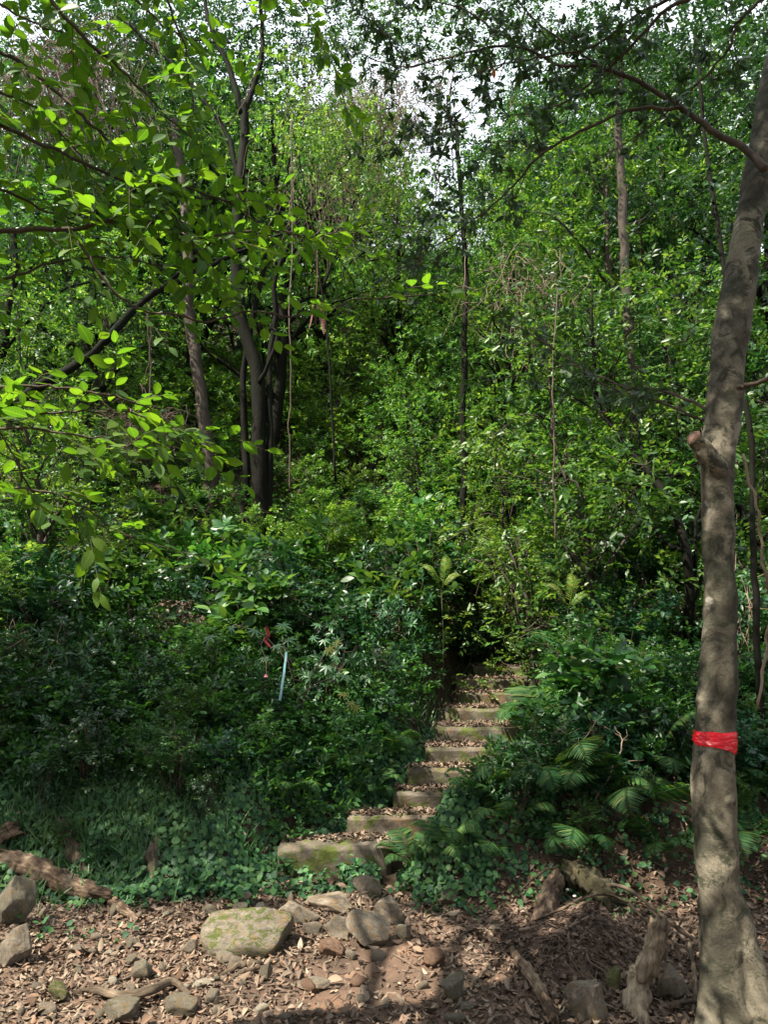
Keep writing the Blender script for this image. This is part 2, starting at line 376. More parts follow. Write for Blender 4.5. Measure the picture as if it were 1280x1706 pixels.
def put(buf, tpl, loc, yd, nd, sc):
    """place tpl at loc with its Y along yd and Z near nd"""
    V, F = tpl
    y = unit(yd); x = unit(np.cross(y, nd)); z = np.cross(x, y)
    Rm = np.stack([x, y, z], -1)                       # columns
    n = len(loc)
    W = np.einsum('nij,kj->nki', Rm, V) * np.asarray(sc).reshape(-1, 1, 1) + loc[:, None, :]
    FF = F[None] + (np.arange(n) * len(V))[:, None, None]
    buf.add(W.reshape(-1, 3), FF.reshape(-1, 3), np.tile(V, (n, 1)) if buf.keep else None)

def tube(buf, pts, radii, n=8, bumpy=0., seed=0, cap=True):
    pts = np.asarray(pts, float); radii = np.asarray(radii, float); m = len(pts)
    T = unit(np.gradient(pts, axis=0)); ref = np.array([1., 0, 0]) if abs(T[0][0]) < .8 else np.array([0, 1., 0])
    a = np.arange(n) * 2 * math.pi / n
    u = unit(ref - T * (T @ ref)[:, None]); w = np.cross(T, u)
    rr = radii[:, None] * np.ones((m, n))
    if bumpy:
        s = np.arange(m)[:, None] * .7
        rr = rr * (1 + bumpy * (np.sin(a * 2 + s * .9 + seed) * .5 + np.sin(a * 3 - s * 1.3 + seed * 2) * .35 + np.sin(a * 5 + s * 2.1 + seed) * .25))
    V = pts[:, None] + rr[..., None] * (np.cos(a)[None, :, None] * u[:, None] + np.sin(a)[None, :, None] * w[:, None])
    i = np.arange(m - 1)[:, None] * n; j = np.arange(n)[None]; k = (j + 1) % n
    A, B, C, D = i + j, i + k, i + n + k, i + n + j
    F = np.concatenate([np.stack([A, B, C], -1).reshape(-1, 3), np.stack([A, C, D], -1).reshape(-1, 3)])
    V = V.reshape(-1, 3)
    if cap:
        V = np.concatenate([V, pts[-1:] + T[-1:] * radii[-1] * .2, pts[:1]]); q = m * n
        e = np.arange(n); e2 = (e + 1) % n; b = (m - 1) * n
        F = np.concatenate([F, np.stack([b + e, b + e2, np.full(n, q)], -1), np.stack([e2, e, np.full(n, q + 1)], -1)])
    buf.add(V, F)
def smooth_path(pts, k=6, wob=0., rng=None):
    pts = np.asarray(pts, float); m = len(pts)
    if m < 3: 
        t = np.linspace(0, 1, k + 1)[:, None]; out = pts[0] * (1 - t) + pts[-1] * t
    else:
        ext = np.concatenate([2 * pts[:1] - pts[1:2], pts, 2 * pts[-1:] - pts[-2:-1]]); out = []
        for i in range(1, m):
            p0, p1, p2, p3 = ext[i - 1], ext[i], ext[i + 1], ext[i + 2]
            for t in np.linspace(0, 1, k, endpoint=False):
                out.append(.5 * ((2 * p1) + (-p0 + p2) * t + (2 * p0 - 5 * p1 + 4 * p2 - p3) * t * t + (-p0 + 3 * p1 - 3 * p2 + p3) * t ** 3))
        out.append(pts[-1]); out = np.array(out)
    if wob and rng is not None:
        w = np.cumsum(rng.normal(0, 1, out.shape), 0); w -= np.linspace(0, 1, len(out))[:, None] * w[-1]
        out = out + wob * w / math.sqrt(len(out))
    return out

UP = np.array([0, 0, 1.])
def twigs(buf, tpl, O, D, length, nleaf, lsize, rng, spread=55, njit=.35, droop=.15, tip=True, whorl=False, stembuf=None, sr=.002, flat=1.0):
    """N twigs with nleaf leaves each; O, D are (N,3)"""
    N = len(O); D = unit(D)
    side = unit(np.cross(D, UP) + rng.normal(0, .25, (N, 3))); nrm = unit(np.cross(side, D)); nrm *= np.sign(nrm[:, 2:3] + 1e-6)
    length = np.broadcast_to(np.asarray(length, float), (N,))
    locs, ys, ns, ss = [], [], [], []
    if whorl:
        ph = rng.uniform(0, 6.28, N)
        E = O + D * length[:, None]
        for i in range(nleaf):
            a = ph + i * 2.4 + rng.normal(0, .15, N)
            k = rad(spread) * (1 - .25 * i / nleaf) * rng.uniform(.85, 1.1, N)
            rd = np.cos(a)[:, None] * side + np.sin(a)[:, None] * nrm
            y = D * np.cos(k)[:, None] + rd * np.sin(k)[:, None]
            locs.append(E - D * (length * .12 * i / nleaf)[:, None]); ys.append(y); ns.append(D + UP * .6 + rng.normal(0, njit, (N, 3))); ss.append(lsize * rng.uniform(.75, 1.15, N))
    else:
        for i in range(nleaf):
            t = (i + 1) / (nleaf + .3)
            last = tip and i == nleaf - 1
            p = O + D * (length * t)[:, None] - UP * (droop * length * t * t)[:, None]
            sg = 1 if i % 2 else -1
            k = rad(spread) * rng.uniform(.75, 1.2, N) * (0.15 if last else 1)
            y = D * np.cos(k)[:, None] + side * (sg * np.sin(k))[:, None] + rng.normal(0, .14, (N, 3)) - UP * .12
            locs.append(p); ys.append(y); ns.append(nrm * flat + rng.normal(0, njit, (N, 3))); ss.append(lsize * rng.uniform(.7, 1.15, N) * (.8 + .3 * math.sin(math.pi * min(1, t))))
    A_ = [np.concatenate(q_) for q_ in (locs, ys, ns, ss)]
    if isinstance(tpl, list):
        pick = rng.integers(0, len(tpl), len(A_[0]))
        for j_, tp in enumerate(tpl):
            m_ = pick == j_; put(buf, tp, *[q_[m_] for q_ in A_])
    else: put(buf, tpl, *A_)
    if stembuf is not None:
        for q in range(N):
            pts = [O[q], O[q] + D[q] * length[q] * .5 - UP * droop * length[q] * .25, O[q] + D[q] * length[q] - UP * droop * length[q]]
            tube(stembuf, pts, [sr, sr * .8, sr * .4], 3, cap=False)

LOW = leaf_low(.48); LOWN = leaf_low(.30, .2, .2); BROAD = leaf_tpl(1, .5, 4, .22, .16); BROAD3 = leaf_tpl(1, .46, 3, .22, .18)
LONG = leaf_tpl(1, .30, 4, .25, .25, .5); OBOV = leaf_tpl(1, .38, 4, .2, .12, .62); BIG = leaf_tpl(1, .52, 6, .14, .2, .45, stalk=.08)
BIGS = [BIG, leaf_tpl(1, .44, 6, .05, .38, .42, stalk=.08), leaf_tpl(1, .5, 6, .3, .05, .5, stalk=.08), leaf_tpl(.8, .5, 6, .1, -.12, .45, stalk=.1)]
OBOVS = [OBOV, leaf_tpl(1, .33, 5, .3, .3, .6), leaf_tpl(.85, .42, 5, .1, -.05, .6)]
HEART = leaf_tpl(1, .85, 4, .25, .15, .33)

# ------------------------------------------------------------------ plant prototypes (meshes only)
def shrub_mesh(seed, h, w, nst, leafL, tpl, mat, kind='alt', side=8, tw=5, nl=7, spread=55):
    rng = np.random.default_rng(seed); lb, sb = Buf(), Buf(); O, D = [], []
    for s in range(nst):
        a = rng.uniform(0, 6.28); lean = rng.uniform(.15, 1.) * w * .5
        hh = h * rng.uniform(.6, 1.05)
        end = np.array([math.cos(a) * lean, math.sin(a) * lean, hh])
        pts = smooth_path([(rng.normal(0, .03), rng.normal(0, .03), -.08), end * np.array([.35, .35, .5]) + rng.normal(0, .03, 3), end], 5, .04, rng)
        tube(sb, pts, np.linspace(.006 + .004 * h, .002, len(pts)), 5)
        for k in range(side):
            t = rng.uniform(.22, 1.0); i = int(t * (len(pts) - 1)); b = pts[i]
            aa = rng.uniform(0, 6.28); up = rng.uniform(-.1, .7)
            d = np.array([math.cos(aa), math.sin(aa), up]); L = rng.uniform(.5, 1.) * w * .38 * (1.25 - .6 * t)
            e = b + unit(d) * L + np.array([0, 0, -.05 * L])
            bp = smooth_path([b, (b + e) / 2 + rng.normal(0, .02, 3), e], 3)
            tube(sb, bp, np.linspace(.004, .0015, len(bp)), 3, cap=False)
            for q in range(tw):
                j = rng.uniform(.35, 1); O.append(b + (e - b) * j); D.append(unit(d) * .9 + rng.normal(0, .55, 3) + np.array([0, 0, .25]))
            O.append(e); D.append(d)
    O, D = np.array(O), np.array(D)
    twigs(lb, tpl, O, D, leafL * nl * .33 if kind == 'alt' else leafL * .8, nl, leafL, rng, spread=spread, whorl=(kind == 'whorl'), njit=.45)
    return sb.mesh('shrub_stem', M['twig']), lb.mesh('shrub_foliage', M[mat])

FLECKS = [((1.6, 10.4, 1.6), .8), ((-.15, 6.15, .25), .42), ((-.5, 6.0, .2), .25), ((1.66, 3.6, 3.0), .16), ((1.7, 3.6, .55), .16), ((1.66, 3.6, 1.85), .12), ((-1.5, 4.9, 0), .25), ((-.9, 4.6, 0), .2), ((.2, 4.6, 0), .3), ((1.4, 7, 1.2), .3), ((.75, 7.0, .7), .3), ((-2.4, 7.6, 1.3), .4), ((-1.6, 8.4, 1.7), .4), ((1.9, 7.6, 1.6), .4), ((1.25, 4.35, .1), .22), ((1.0, 4.3, 0), .15), ((-.4, 7.3, 1.2), .3)]
def sunlit_gap(O, off=(0, 0, 0)):  # crown holes shaped to let sun reach the chosen spots
    k = np.ones(len(O), bool); S = np.array(SUN)
    for T, r in FLECKS:
        d = O + np.array(off) - np.array(T); al = d @ S; k &= ~((np.linalg.norm(d - al[:, None] * S, axis=1) < r + .12) & (al > .5))
    return k
def crown_buf(rng, centers, rads, per, tw_len, nl, leafL, tpl, kind='alt', up=.2, spread=55, njit=.5, gaps=False):
    lb = Buf(); O, D = [], []
    for c, r in zip(centers, rads):
        n = int(per * 1.7 * r * r)
        d = unit(rng.normal(0, 1, (n, 3))); rr = r * rng.uniform(.25, 1, (n, 1)) ** .6
        squash = np.array([1, 1, .62])
        O.append(c + d * rr * squash); D.append(d * .8 + rng.normal(0, .5, (n, 3)) + np.array([0, 0, up]))
    O = np.concatenate(O); D = np.concatenate(D)
    if gaps:
        k = sunlit_gap(O); O, D = O[k], D[k]
    twigs(lb, tpl, O, D, tw_len, nl, leafL, rng, whorl=(kind == 'whorl'), njit=njit, spread=spread)
    return lb

def tree_meshes(seed, h, r, trunk_r, bark, mat, leafL=.10, ncl=60, per=42, clear=.35, tpl=LOW, nl=7, kind='alt', lean=.08, clr=(.5, 1.0), zs=1.):
    rng = np.random.default_rng(seed); tb = Buf()
    top = np.array([rng.normal(0, lean * h), rng.normal(0, lean * h), h * .92])
    pts = smooth_path([(0, 0, -.4), (rng.normal(0, .1), rng.normal(0, .1), h * .3), top * .66 + rng.normal(0, .15, 3), top], 7, .10, rng)
    rs = trunk_r * (1 - .85 * np.linspace(0, 1, len(pts)) ** 1.1); rs[0] *= 1.5; rs[1] *= 1.25
    tube(tb, pts, rs, 10, .10, seed)
    C, Rr = [], []
    n_l = 9
    for k in range(ncl):
        t = rng.uniform(clear, 1.0); u = (t - clear) / (1 - clear)
        prof = math.sin(math.pi * (.18 + .72 * u)) ** .7
        i = int(t * (len(pts) - 1)); b = pts[i]
        a = rng.uniform(0, 6.28); L = r * prof * rng.uniform(.15, 1.) ** .6
        c = b + np.array([math.cos(a) * L, math.sin(a) * L, L * .35 * zs + rng.normal(0, .3)])
        C.append(c); Rr.append(rng.uniform(*clr))
        if k < n_l * 3:
            mid = (b + c) / 2 + rng.normal(0, .12 * L + .02, 3)
            i0 = max(1, i - 2)
            lp = smooth_path([pts[i0], mid, c], 5, .08, rng)
            r0 = rs[i0] * rng.uniform(.35, .55)
            tube(tb, lp, np.linspace(r0, r0 * .18, len(lp)), 6)
            for _ in range(3):
                e = c + rng.normal(0, .5, 3) * Rr[-1]; q = lp[rng.integers(4, len(lp))]
                sp = smooth_path([q, (q + e) / 2 + rng.normal(0, .08, 3), e], 3); tube(tb, sp, np.linspace(r0 * .25, .006, len(sp)), 4, cap=False)
    lb = crown_buf(rng, C, Rr, per, leafL * nl * .33, nl, leafL, tpl, kind)
    return tb.mesh('tree_trunk', M[bark]), lb.mesh('tree_crown', M[mat])

# ------------------------------------------------------------------ ground
def axis(fine0, fine1, df, lo, hi):
    a = list(np.arange(fine0, fine1 + 1e-6, df)); s = df; x = fine0
    left = []
    while x > lo: s *= 1.12; x -= s; left.append(x)
    s = df; x = a[-1]; right = []
    while x < hi: s *= 1.12; x += s; right.append(x)
    return np.array(left[::-1] + a + right)
gx = axis(-3.4, 3.4, .028, -420, 420); gy = axis(3.0, 6.4, .028, -400, 430)
XX, YY = np.meshgrid(gx, gy); ZZ = H(XX, YY)
ny, nx = XX.shape
ii = (np.arange(ny - 1)[:, None] * nx + np.arange(nx - 1)[None]).ravel()
gb = Buf(); gb.add(np.stack([XX, YY, ZZ], -1).reshape(-1, 3), np.concatenate([np.stack([ii, ii + 1, ii + nx + 1], -1), np.stack([ii, ii + nx + 1, ii + nx], -1)]))
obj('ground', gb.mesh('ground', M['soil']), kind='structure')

# ------------------------------------------------------------------ rocks
def rock_mesh(seed, sub=4, cuts=13, rough=.05, mat='rock', flat=False):
    rng = np.random.default_rng(seed)
    bm = bmesh.new(); bmesh.ops.create_icosphere(bm, subdivisions=sub, radius=1)
    V = np.array([v.co[:] for v in bm.verts]); V = np.sign(V) * np.abs(V) ** .75
    for c in range(cuts):
        n = unit(rng.normal(0, 1, 3)); 
        if flat and c == 0: n = unit(np.array([rng.normal(0, .08), rng.normal(0, .08), 1.]))
        d = (rng.uniform(.62, .9) if cuts < 8 else rng.uniform(.46, .78)) if not (flat and c == 0) else .5
        s = V @ n; ex = np.clip(s - d, 0, None); V = V - np.outer(ex * .93, n)
    N = unit(V)
    for v, p, nn in zip(bm.verts, V, N):
        q = Vector(p)
        k = mnoise.noise(q * 1.7 + Vector((seed, 0, 0))) * rough + mnoise.noise(q * 4.5 + Vector((0, seed, 0))) * rough * .55 + mnoise.noise(q * 11) * rough * .28
        v.co = q + Vector(nn) * k
    me = bpy.data.meshes.new('rock'); bm.to_mesh(me); bm.free()
    me.polygons.foreach_set('use_smooth', np.full(len(me.polygons), True))
    me.materials.append(M[mat]); return me
def place_rock(box, label, seed, mat='rock', tall=.5, flat=False, name='rock', cat='rock', sink=.25, ang=None, cuts=14, group=None):
    """box: pixel bounds of the stone in the photograph"""
    l, t, r, b = box
    g = G((l + r) / 2, b - (b - t) * .12); dist = g.y
    d0 = ray((l + r) / 2, b); w = (r - l) / FPX * math.hypot(dist, CAMH - g.z) * .5
    hh = (b - t) / FPX * math.hypot(dist, CAMH - g.z) * .5
    rng = random.Random(seed)
    dep = w * rng.uniform(.6, .85)
    a = ang if ang is not None else rng.uniform(-.25, .25)
    hgt = max(.3 * w, (hh * 2 - dep * 2 * .30) * .62) if tall is None else hh * tall * 2
    o = obj(name, rock_mesh(seed, 5 if w > .1 else 4, cuts, .06, mat, flat), None, (g.x, g.y + dep * .8, g.z + hgt * (1 - sink) * .75), (rng.uniform(-.06, .06), rng.uniform(-.06, .06), a), (w * 1.0, dep, hgt), label=label, category=cat)
    if group: o['group'] = group
    return o
ROCKS = [
    ((338, 1530, 474, 1606), 'broad pale boulder with green moss across its rounded top', 'rock_mb', .47, False),
    ((494, 1484, 592, 1532), 'flat pale slab lying just below the bottom stone step', 'rock_p', .32, True),
    ((452, 1506, 526, 1556), 'chunky brown rock between the mossy boulder and the flat slab', 'rock', .5, False),
    ((580, 1526, 656, 1590), 'squared olive-tan rock standing right of the reddish earth', 'rock', .5, False),
    ((536, 1534, 600, 1572), 'light wedge rock under the flat slab, left of the squared rock', 'rock', .5, False),
    ((524, 1562, 582, 1604), 'reddish weathered rock crumbling into orange earth', 'rock_r', .45, False),
    ((620, 1510, 684, 1556), 'low rounded rock behind the squared rock at the creeper edge', 'rock', .5, False),
    ((505, 1540, 540, 1566), 'small brown stone tucked under the front of the flat slab', 'rock', .5, False),
    ((374, 1510, 414, 1536), 'small grey-green stone behind the left end of the mossy boulder', 'rock_g', .5, False),
    ((386, 1490, 418, 1514), 'small squared stone half under the creeper above the mossy boulder', 'rock', .5, False),
    ((412, 1520, 452, 1544), 'tan stone wedged behind the middle of the mossy boulder', 'rock', .4, False),
    ((425, 1508, 443, 1524), 'small whitish stone above the mossy boulder', 'rock_w', .5, False),
    ((300, 1572, 330, 1598), 'small brown stone against the left end of the mossy boulder', 'rock', .5, False),
    ((378, 1596, 398, 1622), 'small upright stone in front of the mossy boulder', 'rock', .6, False),
    ((498, 1634, 556, 1660), 'long low stone half buried in the trodden earth', 'rock', .35, True),
    ((205, 1570, 230, 1588), 'small light grey stone alone on the leaf litter at left', 'rock_g', .5, False),
    ((208, 1608, 254, 1642), 'angular grey stone in the leaf litter above the snaking root', 'rock_g', .5, False),
    ((262, 1660, 320, 1702), 'grey stone beside the snaking root end, bottom of the view', 'rock_g', .5, False),
    ((158, 1668, 226, 1716), 'broad grey stone under the snaking root at the bottom edge', 'rock_g', .45, False),
    ((72, 1642, 108, 1672), 'mossy lump of stone among the dead leaves at lower left', 'rock_m', .5, False),
    ((108, 1574, 142, 1594), 'dull brown stone beneath the rotten fallen log', 'rock', .45, False),
    ((205, 1592, 228, 1616), 'small dark stone above the angular grey stone', 'rock_g', .5, False),
    ((316, 1632, 350, 1650), 'flat cream stone on the leaf litter left of the buried stone', 'rock_w', .35, True),
    ((342, 1656, 364, 1680), 'squarish little stone right of the snaking root', 'rock', .5, False),
    ((-26, 1470, 38, 1560), 'dark boulder cut by the left edge below the log', 'rock_g', .6, False),
    ((-20, 1555, 40, 1622), 'ochre-stained boulder at the left edge, below the dark boulder', 'rock', .5, False),
    ((432, 1612, 452, 1640), 'small greenish stone right of the exposed root pair', 'rock_g', .5, False),
    ((954, 1646, 1030, 1722), 'tan boulder at the bottom edge beside the broken post', 'rock', .55, False),
    ((1010, 1630, 1042, 1668), 'mossy stone leaning upright behind the tan boulder', 'rock_m', .7, False),
    ((1098, 1628, 1162, 1682), 'pale angular rock between the broken post and the grey tree', 'rock', .55, False),
    ((736, 1638, 782, 1678), 'dark squarish stone poking through the leaf litter', 'rock_g', .55, False),
    ((722, 1484, 766, 1516), 'brown stone embedded in the bank right of the steps', 'rock', .55, False),
    ((700, 1588, 740, 1620), 'pinkish stone sticking up from the leaf litter', 'rock_r', .5, False),
    ((762, 1672, 798, 1690), 'flat slate-coloured chip of stone at the lower middle', 'rock_g', .3, True),
    ((746, 1690, 784, 1716), 'grey stone at the bottom edge below the flat chip', 'rock_g', .4, True),
    ((588, 1468, 640, 1500), 'rough stone in the shade under the bottom step', 'rock', .5, False),
    ((660, 1545, 690, 1575), 'grey cobble lying in creeper right of the squared rock', 'rock_g', .5, False),
    ((330, 1508, 362, 1530), 'little grey stone showing through the creeper edge', 'rock_g', .5, False),
]
M['rock_p'] = rockmat('pale_warm_rock', (.33, .27, .20))
M['rock_w'] = rockmat('pale_rock', (.42, .38, .30))
for k, (box, lab, mt, tall, fl) in enumerate(ROCKS):
    place_rock(box, lab, 11 + k, mt, tall, fl, cuts=(5 if k == 0 else 14), ang=(.12 if k == 0 else None))
# countable pebbles
peb = [rock_mesh(200 + k, 2, 7, .08, ['rock', 'rock_g', 'rock_w', 'rock_r', 'rock'][k]) for k in range(5)]
prng = random.Random(5)
pebble_spots = []
for k in range(125):
    px = prng.choice([prng.uniform(0, 1150), prng.gauss(330, 170), prng.gauss(200, 120)]); py = prng.uniform(1520, 1705)
    if px < 0 or (640 < px < 900 and prng.random() < .6): continue
    g = G(px, py); pebble_spots.append(g)
    s = prng.choice([.008, .012, .017, .024, .034]) * prng.uniform(.8, 1.3)
    kind = prng.randrange(5)
    cname = ['brown', 'grey', 'whitish', 'reddish', 'tan'][kind]
    obj('pebble', peb[kind], None, (g.x, g.y, g.z + s * .35), (prng.uniform(0, 6), prng.uniform(0, .4), prng.uniform(0, 6)), (s * 1.3, s, s * .7),
        label='one of the loose %s pebbles scattered over the leaf litter' % cname, category='pebble', group='loose %s pebbles' % cname)

# ------------------------------------------------------------------ stone steps
st = thing('stone_staircase', 'flight of old stone steps climbing into the undergrowth', 'steps', (float(SX[0]), float(SY[0]), 0))
def step_mesh(x0, x1, y0, y1, ztop, h, seed, org):
    rng = np.random.default_rng(seed); bm = bmesh.new()
    bmesh.ops.create_cube(bm, size=1)
    bmesh.ops.scale(bm, vec=(x1 - x0, y1 - y0, h), verts=bm.verts)
    bmesh.ops.bevel(bm, geom=list(bm.edges), offset=.016, segments=2, affect='EDGES')
    bmesh.ops.subdivide_edges(bm, edges=[e for e in bm.edges if e.calc_length() > .1], cuts=14, use_grid_fill=True)
    bmesh.ops.translate(bm, vec=((x0 + x1) / 2 - org[0], (y0 + y1) / 2 - org[1], ztop - h / 2 - org[2]), verts=bm.verts)
    for v in bm.verts:
        p = v.co + Vector((seed * 3.1, 0, 0))
        k = mnoise.noise(p * 3.) * .022 + mnoise.noise(p * 9.) * .011 + mnoise.noise(p * 25.) * .005
        e = max(0, mnoise.noise(p * 5 + Vector((4, 4, 4))) - .15) * .05
        v.co += Vector((mnoise.noise(p * 3 + Vector((9, 0, 0))) * .02, k, k * .6 - e * .5))
    bmesh.ops.recalc_face_normals(bm, faces=bm.faces)
    me = bpy.data.meshes.new('step'); bm.to_mesh(me); bm.free()
    me.polygons.foreach_set('use_smooth', np.full(len(me.polygons), True)); me.materials.append(M['step']); return me
org = (float(SX[0]), float(SY[0]), 0)
for k, (a, b, y, z) in enumerate(STEPS):
    y1 = (STEPS[k + 1][2] + .06) if k < 9 else y + .6
    pad = .06
    obj('step', step_mesh(a - (0 if k == 0 else pad), b + (0 if k == 0 else pad), y, y1, z, .24 if k else .34, k + 1, org), st)

# ------------------------------------------------------------------ leaf litter (stuff)
lit = [leaf_tpl(1, .46, 5, .55, .3, .45), leaf_tpl(1, .38, 5, -.5, -.35, .5), leaf_tpl(1, .30, 4, .2, .6, .5)]
lr = np.random.default_rng(3); lb = Buf()
def litter(x, y, size, lift=.006, tilt=.45, zoff=None):
    n = len(x); z = (H(x, y) if zoff is None else zoff) + lr.uniform(.002, lift + .012, n)
    a = lr.uniform(0, 6.28, n)
    nd = np.stack([lr.normal(0, tilt, n), lr.normal(0, tilt, n), np.ones(n)], -1)
    yd = np.stack([np.cos(a), np.sin(a), lr.normal(0, .22, n)], -1)
    s = size * lr.uniform(.5, 1.2, n); k = lr.integers(0, 3, n)
    L = np.stack([x, y, z], -1)
    for q in range(3):
        m = k == q; put(lb, lit[q], L[m], yd[m], nd[m], s[m])
n = 42000; x = lr.uniform(-3.4, 3.4, n); y = 3.3 + 2.5 * lr.uniform(0, 1, n)
bare = (np.exp(-(((x + .02) / .5) ** 2 + ((y - 4.55) / .5) ** 2)) * .85 + np.exp(-(((x + .1) / .8) ** 2 + ((y - 3.9) / .5) ** 2)) * .35)
keep = lr.uniform(0, 1, n) > bare + .25 * (sn(x, y, 3.1, .5) > .2)
x, y = x[keep], y[keep]
litter(x, y, .045)
x = lr.uniform(-3.4, 3.4, 1500); y = 3.3 + 2.5 * lr.uniform(0, 1, 1500); litter(x, y, .085, .02)
n = 9000; x = lr.uniform(-4, 4, n); y = lr.uniform(5.3, 10, n)
cor = np.abs(x - np.interp(y, SY, SX)) > .62
litter(x[cor], y[cor], .06)
for k, (a, b, ys, z) in enumerate(STEPS):
    y1 = STEPS[k + 1][2] if k < 9 else ys + .6
    n = int((b - a + .1) * (y1 - ys) * (2600 if k else 1300)); yy = ys + (y1 - ys) * lr.uniform(.12 if k else .35, 1, n) ** .8
    litter(lr.uniform(a - .05, b + .05, n), yy, .05, zoff=z + .004, tilt=.35)
obj('leaf_litter', lb.mesh('leaf_litter', M['litter']), kind='stuff', label='dead brown leaves carpeting the ground and the steps', category='leaf litter')

# small fallen twigs: litter stuff
tb = Buf()
for k in range(240):
    px = lr.uniform(0, 1280); py = lr.uniform(1500, 1706); g = G(px, py)
    a = lr.uniform(0, 6.28); L = lr.uniform(.05, .22)
    p0 = np.array(g) + np.array([0, 0, .012]); d = np.array([math.cos(a), math.sin(a), lr.normal(0, .06)]) * L
    q = [p0, p0 + d * .5 + lr.normal(0, .008, 3), p0 + d]; q[2][2] = hz(q[2][0], q[2][1]) + .012
    tube(tb, smooth_path(q, 3), np.linspace(.0028, .0014, 7), 4)
obj('twig_litter', tb.mesh('twig_litter', M['drybrown']), kind='stuff', label='thin dry twigs strewn among the dead leaves', category='twigs')

# ------------------------------------------------------------------ creeping ground cover (stuff)
ib = Buf(); ir = np.random.default_rng(9)
def creeper(n, xr, yr, dens, size=(.03, .062), lift=.10):
    x = ir.uniform(*xr, n); y = ir.uniform(*yr, n)
    k = dens(x, y) > ir.uniform(0, 1, n); x, y = x[k], y[k]; n = len(x)
    e = .02; gx_ = (H(x + e, y) - H(x - e, y)) / (2 * e); gy_ = (H(x, y + e) - H(x, y - e)) / (2 * e)
    nd = unit(np.stack([-gx_, -gy_ - .35, np.ones(n)], -1) + ir.normal(0, .38, (n, 3)))
    z = H(x, y) + ir.uniform(.01, 1, n) ** 1.5 * lift * (1 + .8 * sn(x, y, 4., .2))
    yd = ir.normal(0, 1, (n, 3)); yd[:, 2] -= .5
    yd = yd - nd * np.sum(yd * nd, -1, keepdims=True)
    put(ib, HEART, np.stack([x, y, z], -1), yd, nd, ir.uniform(*size, n))
onst = lambda x, y: np.abs(x - np.interp(y, SY, SX)) < np.where(y < SY[0] + .5, .50, .42) * (y > SY[0] - .35)
def d_left(x, y):
    edge = 5.38 + .16 * sn(x, x * 0, 1.7, 2.) + .28 * ((x > -.9) & (x < .3))
    return sst(edge - .12, edge + .18, y) * (1 - onst(x, y)) * (.55 + .45 * (sn(x, y, 2.2, .9) > -.35))
creeper(36000, (-3.2, .75), (5.1, 7.6), d_left)
def d_right(x, y):
    edge = 5.5 - .05 * x + .2 * sn(x, x * 0, 2.1, 3.)
    return .55 * sst(edge - .25, edge + .35, y) * (1 - onst(x, y)) * (.35 + .65 * (sn(x, y, 2.7, 1.9) > -.1))
creeper(24000, (.2, 3.6), (5.1, 8), d_right, (.03, .055))
creeper(900, (-.85, -.05), (5.72, 5.98), lambda x, y: .9 * (sn(x, y, 6, 2.) > -.2), (.03, .055), .12)
creeper(260, (.5, 2.2), (4.9, 5.5), lambda x, y: .5 * (sn(x, y, 5, 2.) > .2), (.03, .05), .05)
creeper(60, (-2.3, -1.5), (4.7, 5.0), lambda x, y: .9 * (sn(x, y, 5, 1.) > .0), (.035, .055), .06)
obj('creeper_ground_cover', ib.mesh('creeper_ground_cover', M['ivy']), kind='stuff', label='low green creeper covering the bank beside the steps', category='ground cover')

# grass tufts left of the steps (stuff)
gb2 = Buf(); gr = np.random.default_rng(21)
blade = leaf_tpl(1, .06, 4, .3, .45, .35)
def grass(px, py, rx, ry, n, L=.2):
    c = G(px, py); x = gr.normal(c.x, rx, n); y = gr.normal(c.y, ry, n)
    yd = np.stack([gr.normal(0, .55, n), gr.normal(-.15, .5, n), np.ones(n)], -1)
    nd = np.stack([gr.normal(0, .4, n), -np.ones(n), np.full(n, .4)], -1)
    put(gb2, blade, np.stack([x, y, H(x, y)], -1), yd, nd, L * gr.uniform(.5, 1.2, n))
grass(240, 1290, .45, .35, 4200, .17); grass(200, 1360, .3, .2, 1200, .13); grass(835, 1100, .3, .35, 1500, .2); grass(650, 1150, .4, .3, 700, .2)
grass(60, 1400, .3, .3, 500, .2)
obj('grass', gb2.mesh('grass', M['grass']), kind='stuff', label='fine bright grass growing on the bank left of the steps', category='grass')

# ------------------------------------------------------------------ ferns
pinna = leaf_tpl(1, .125, 4, .1, .2, .25)
def frond_mesh(seed, L=.6, mat='fern', pairs=36, arch=1.1, wid=.17):
    rng = np.random.default_rng(seed); fb = Buf()
    t = np.linspace(0, 1, 16); out = np.sin(t * arch) / arch * L; up = (t * 1.25 - t ** 2.3 * 1.0) * L
    path = np.stack([0.03 * np.sin(t * 4 + seed) * L, out, up], -1)
    tube(fb, path, np.linspace(.0035, .0008, 16), 4)
    for s in (-1, 1):
        tt = np.linspace(.16, .985, pairs); pts = np.stack([np.interp(tt, t, path[:, k]) for k in range(3)], -1)
        tan = unit(np.stack([np.interp(tt, t, np.gradient(path[:, k])) for k in range(3)], -1))
        sd = np.array([[s, 0, 0]]) * np.ones((pairs, 1)); ln = wid * L / .6 * np.sin(np.pi * np.clip((tt - .02), 0, 1) ** .75) ** .8 + .01
        yd = sd * 1. + tan * .45 + rng.normal(0, .06, (pairs, 3)) - UP * .12
        nd = np.cross(np.array([1., 0, 0]), tan); put(fb, pinna, pts, yd, nd * np.sign(nd[:, 2:3] + 1e-6) + rng.normal(0, .1, (pairs, 3)), ln)
    return fb.mesh('frond', M[mat])
FR = [frond_mesh(k, .6, 'fern') for k in range(4)]; FRY = [frond_mesh(9 + k, .6, 'fern_y', arch=.5, wid=.10, pairs=26) for k in range(2)]
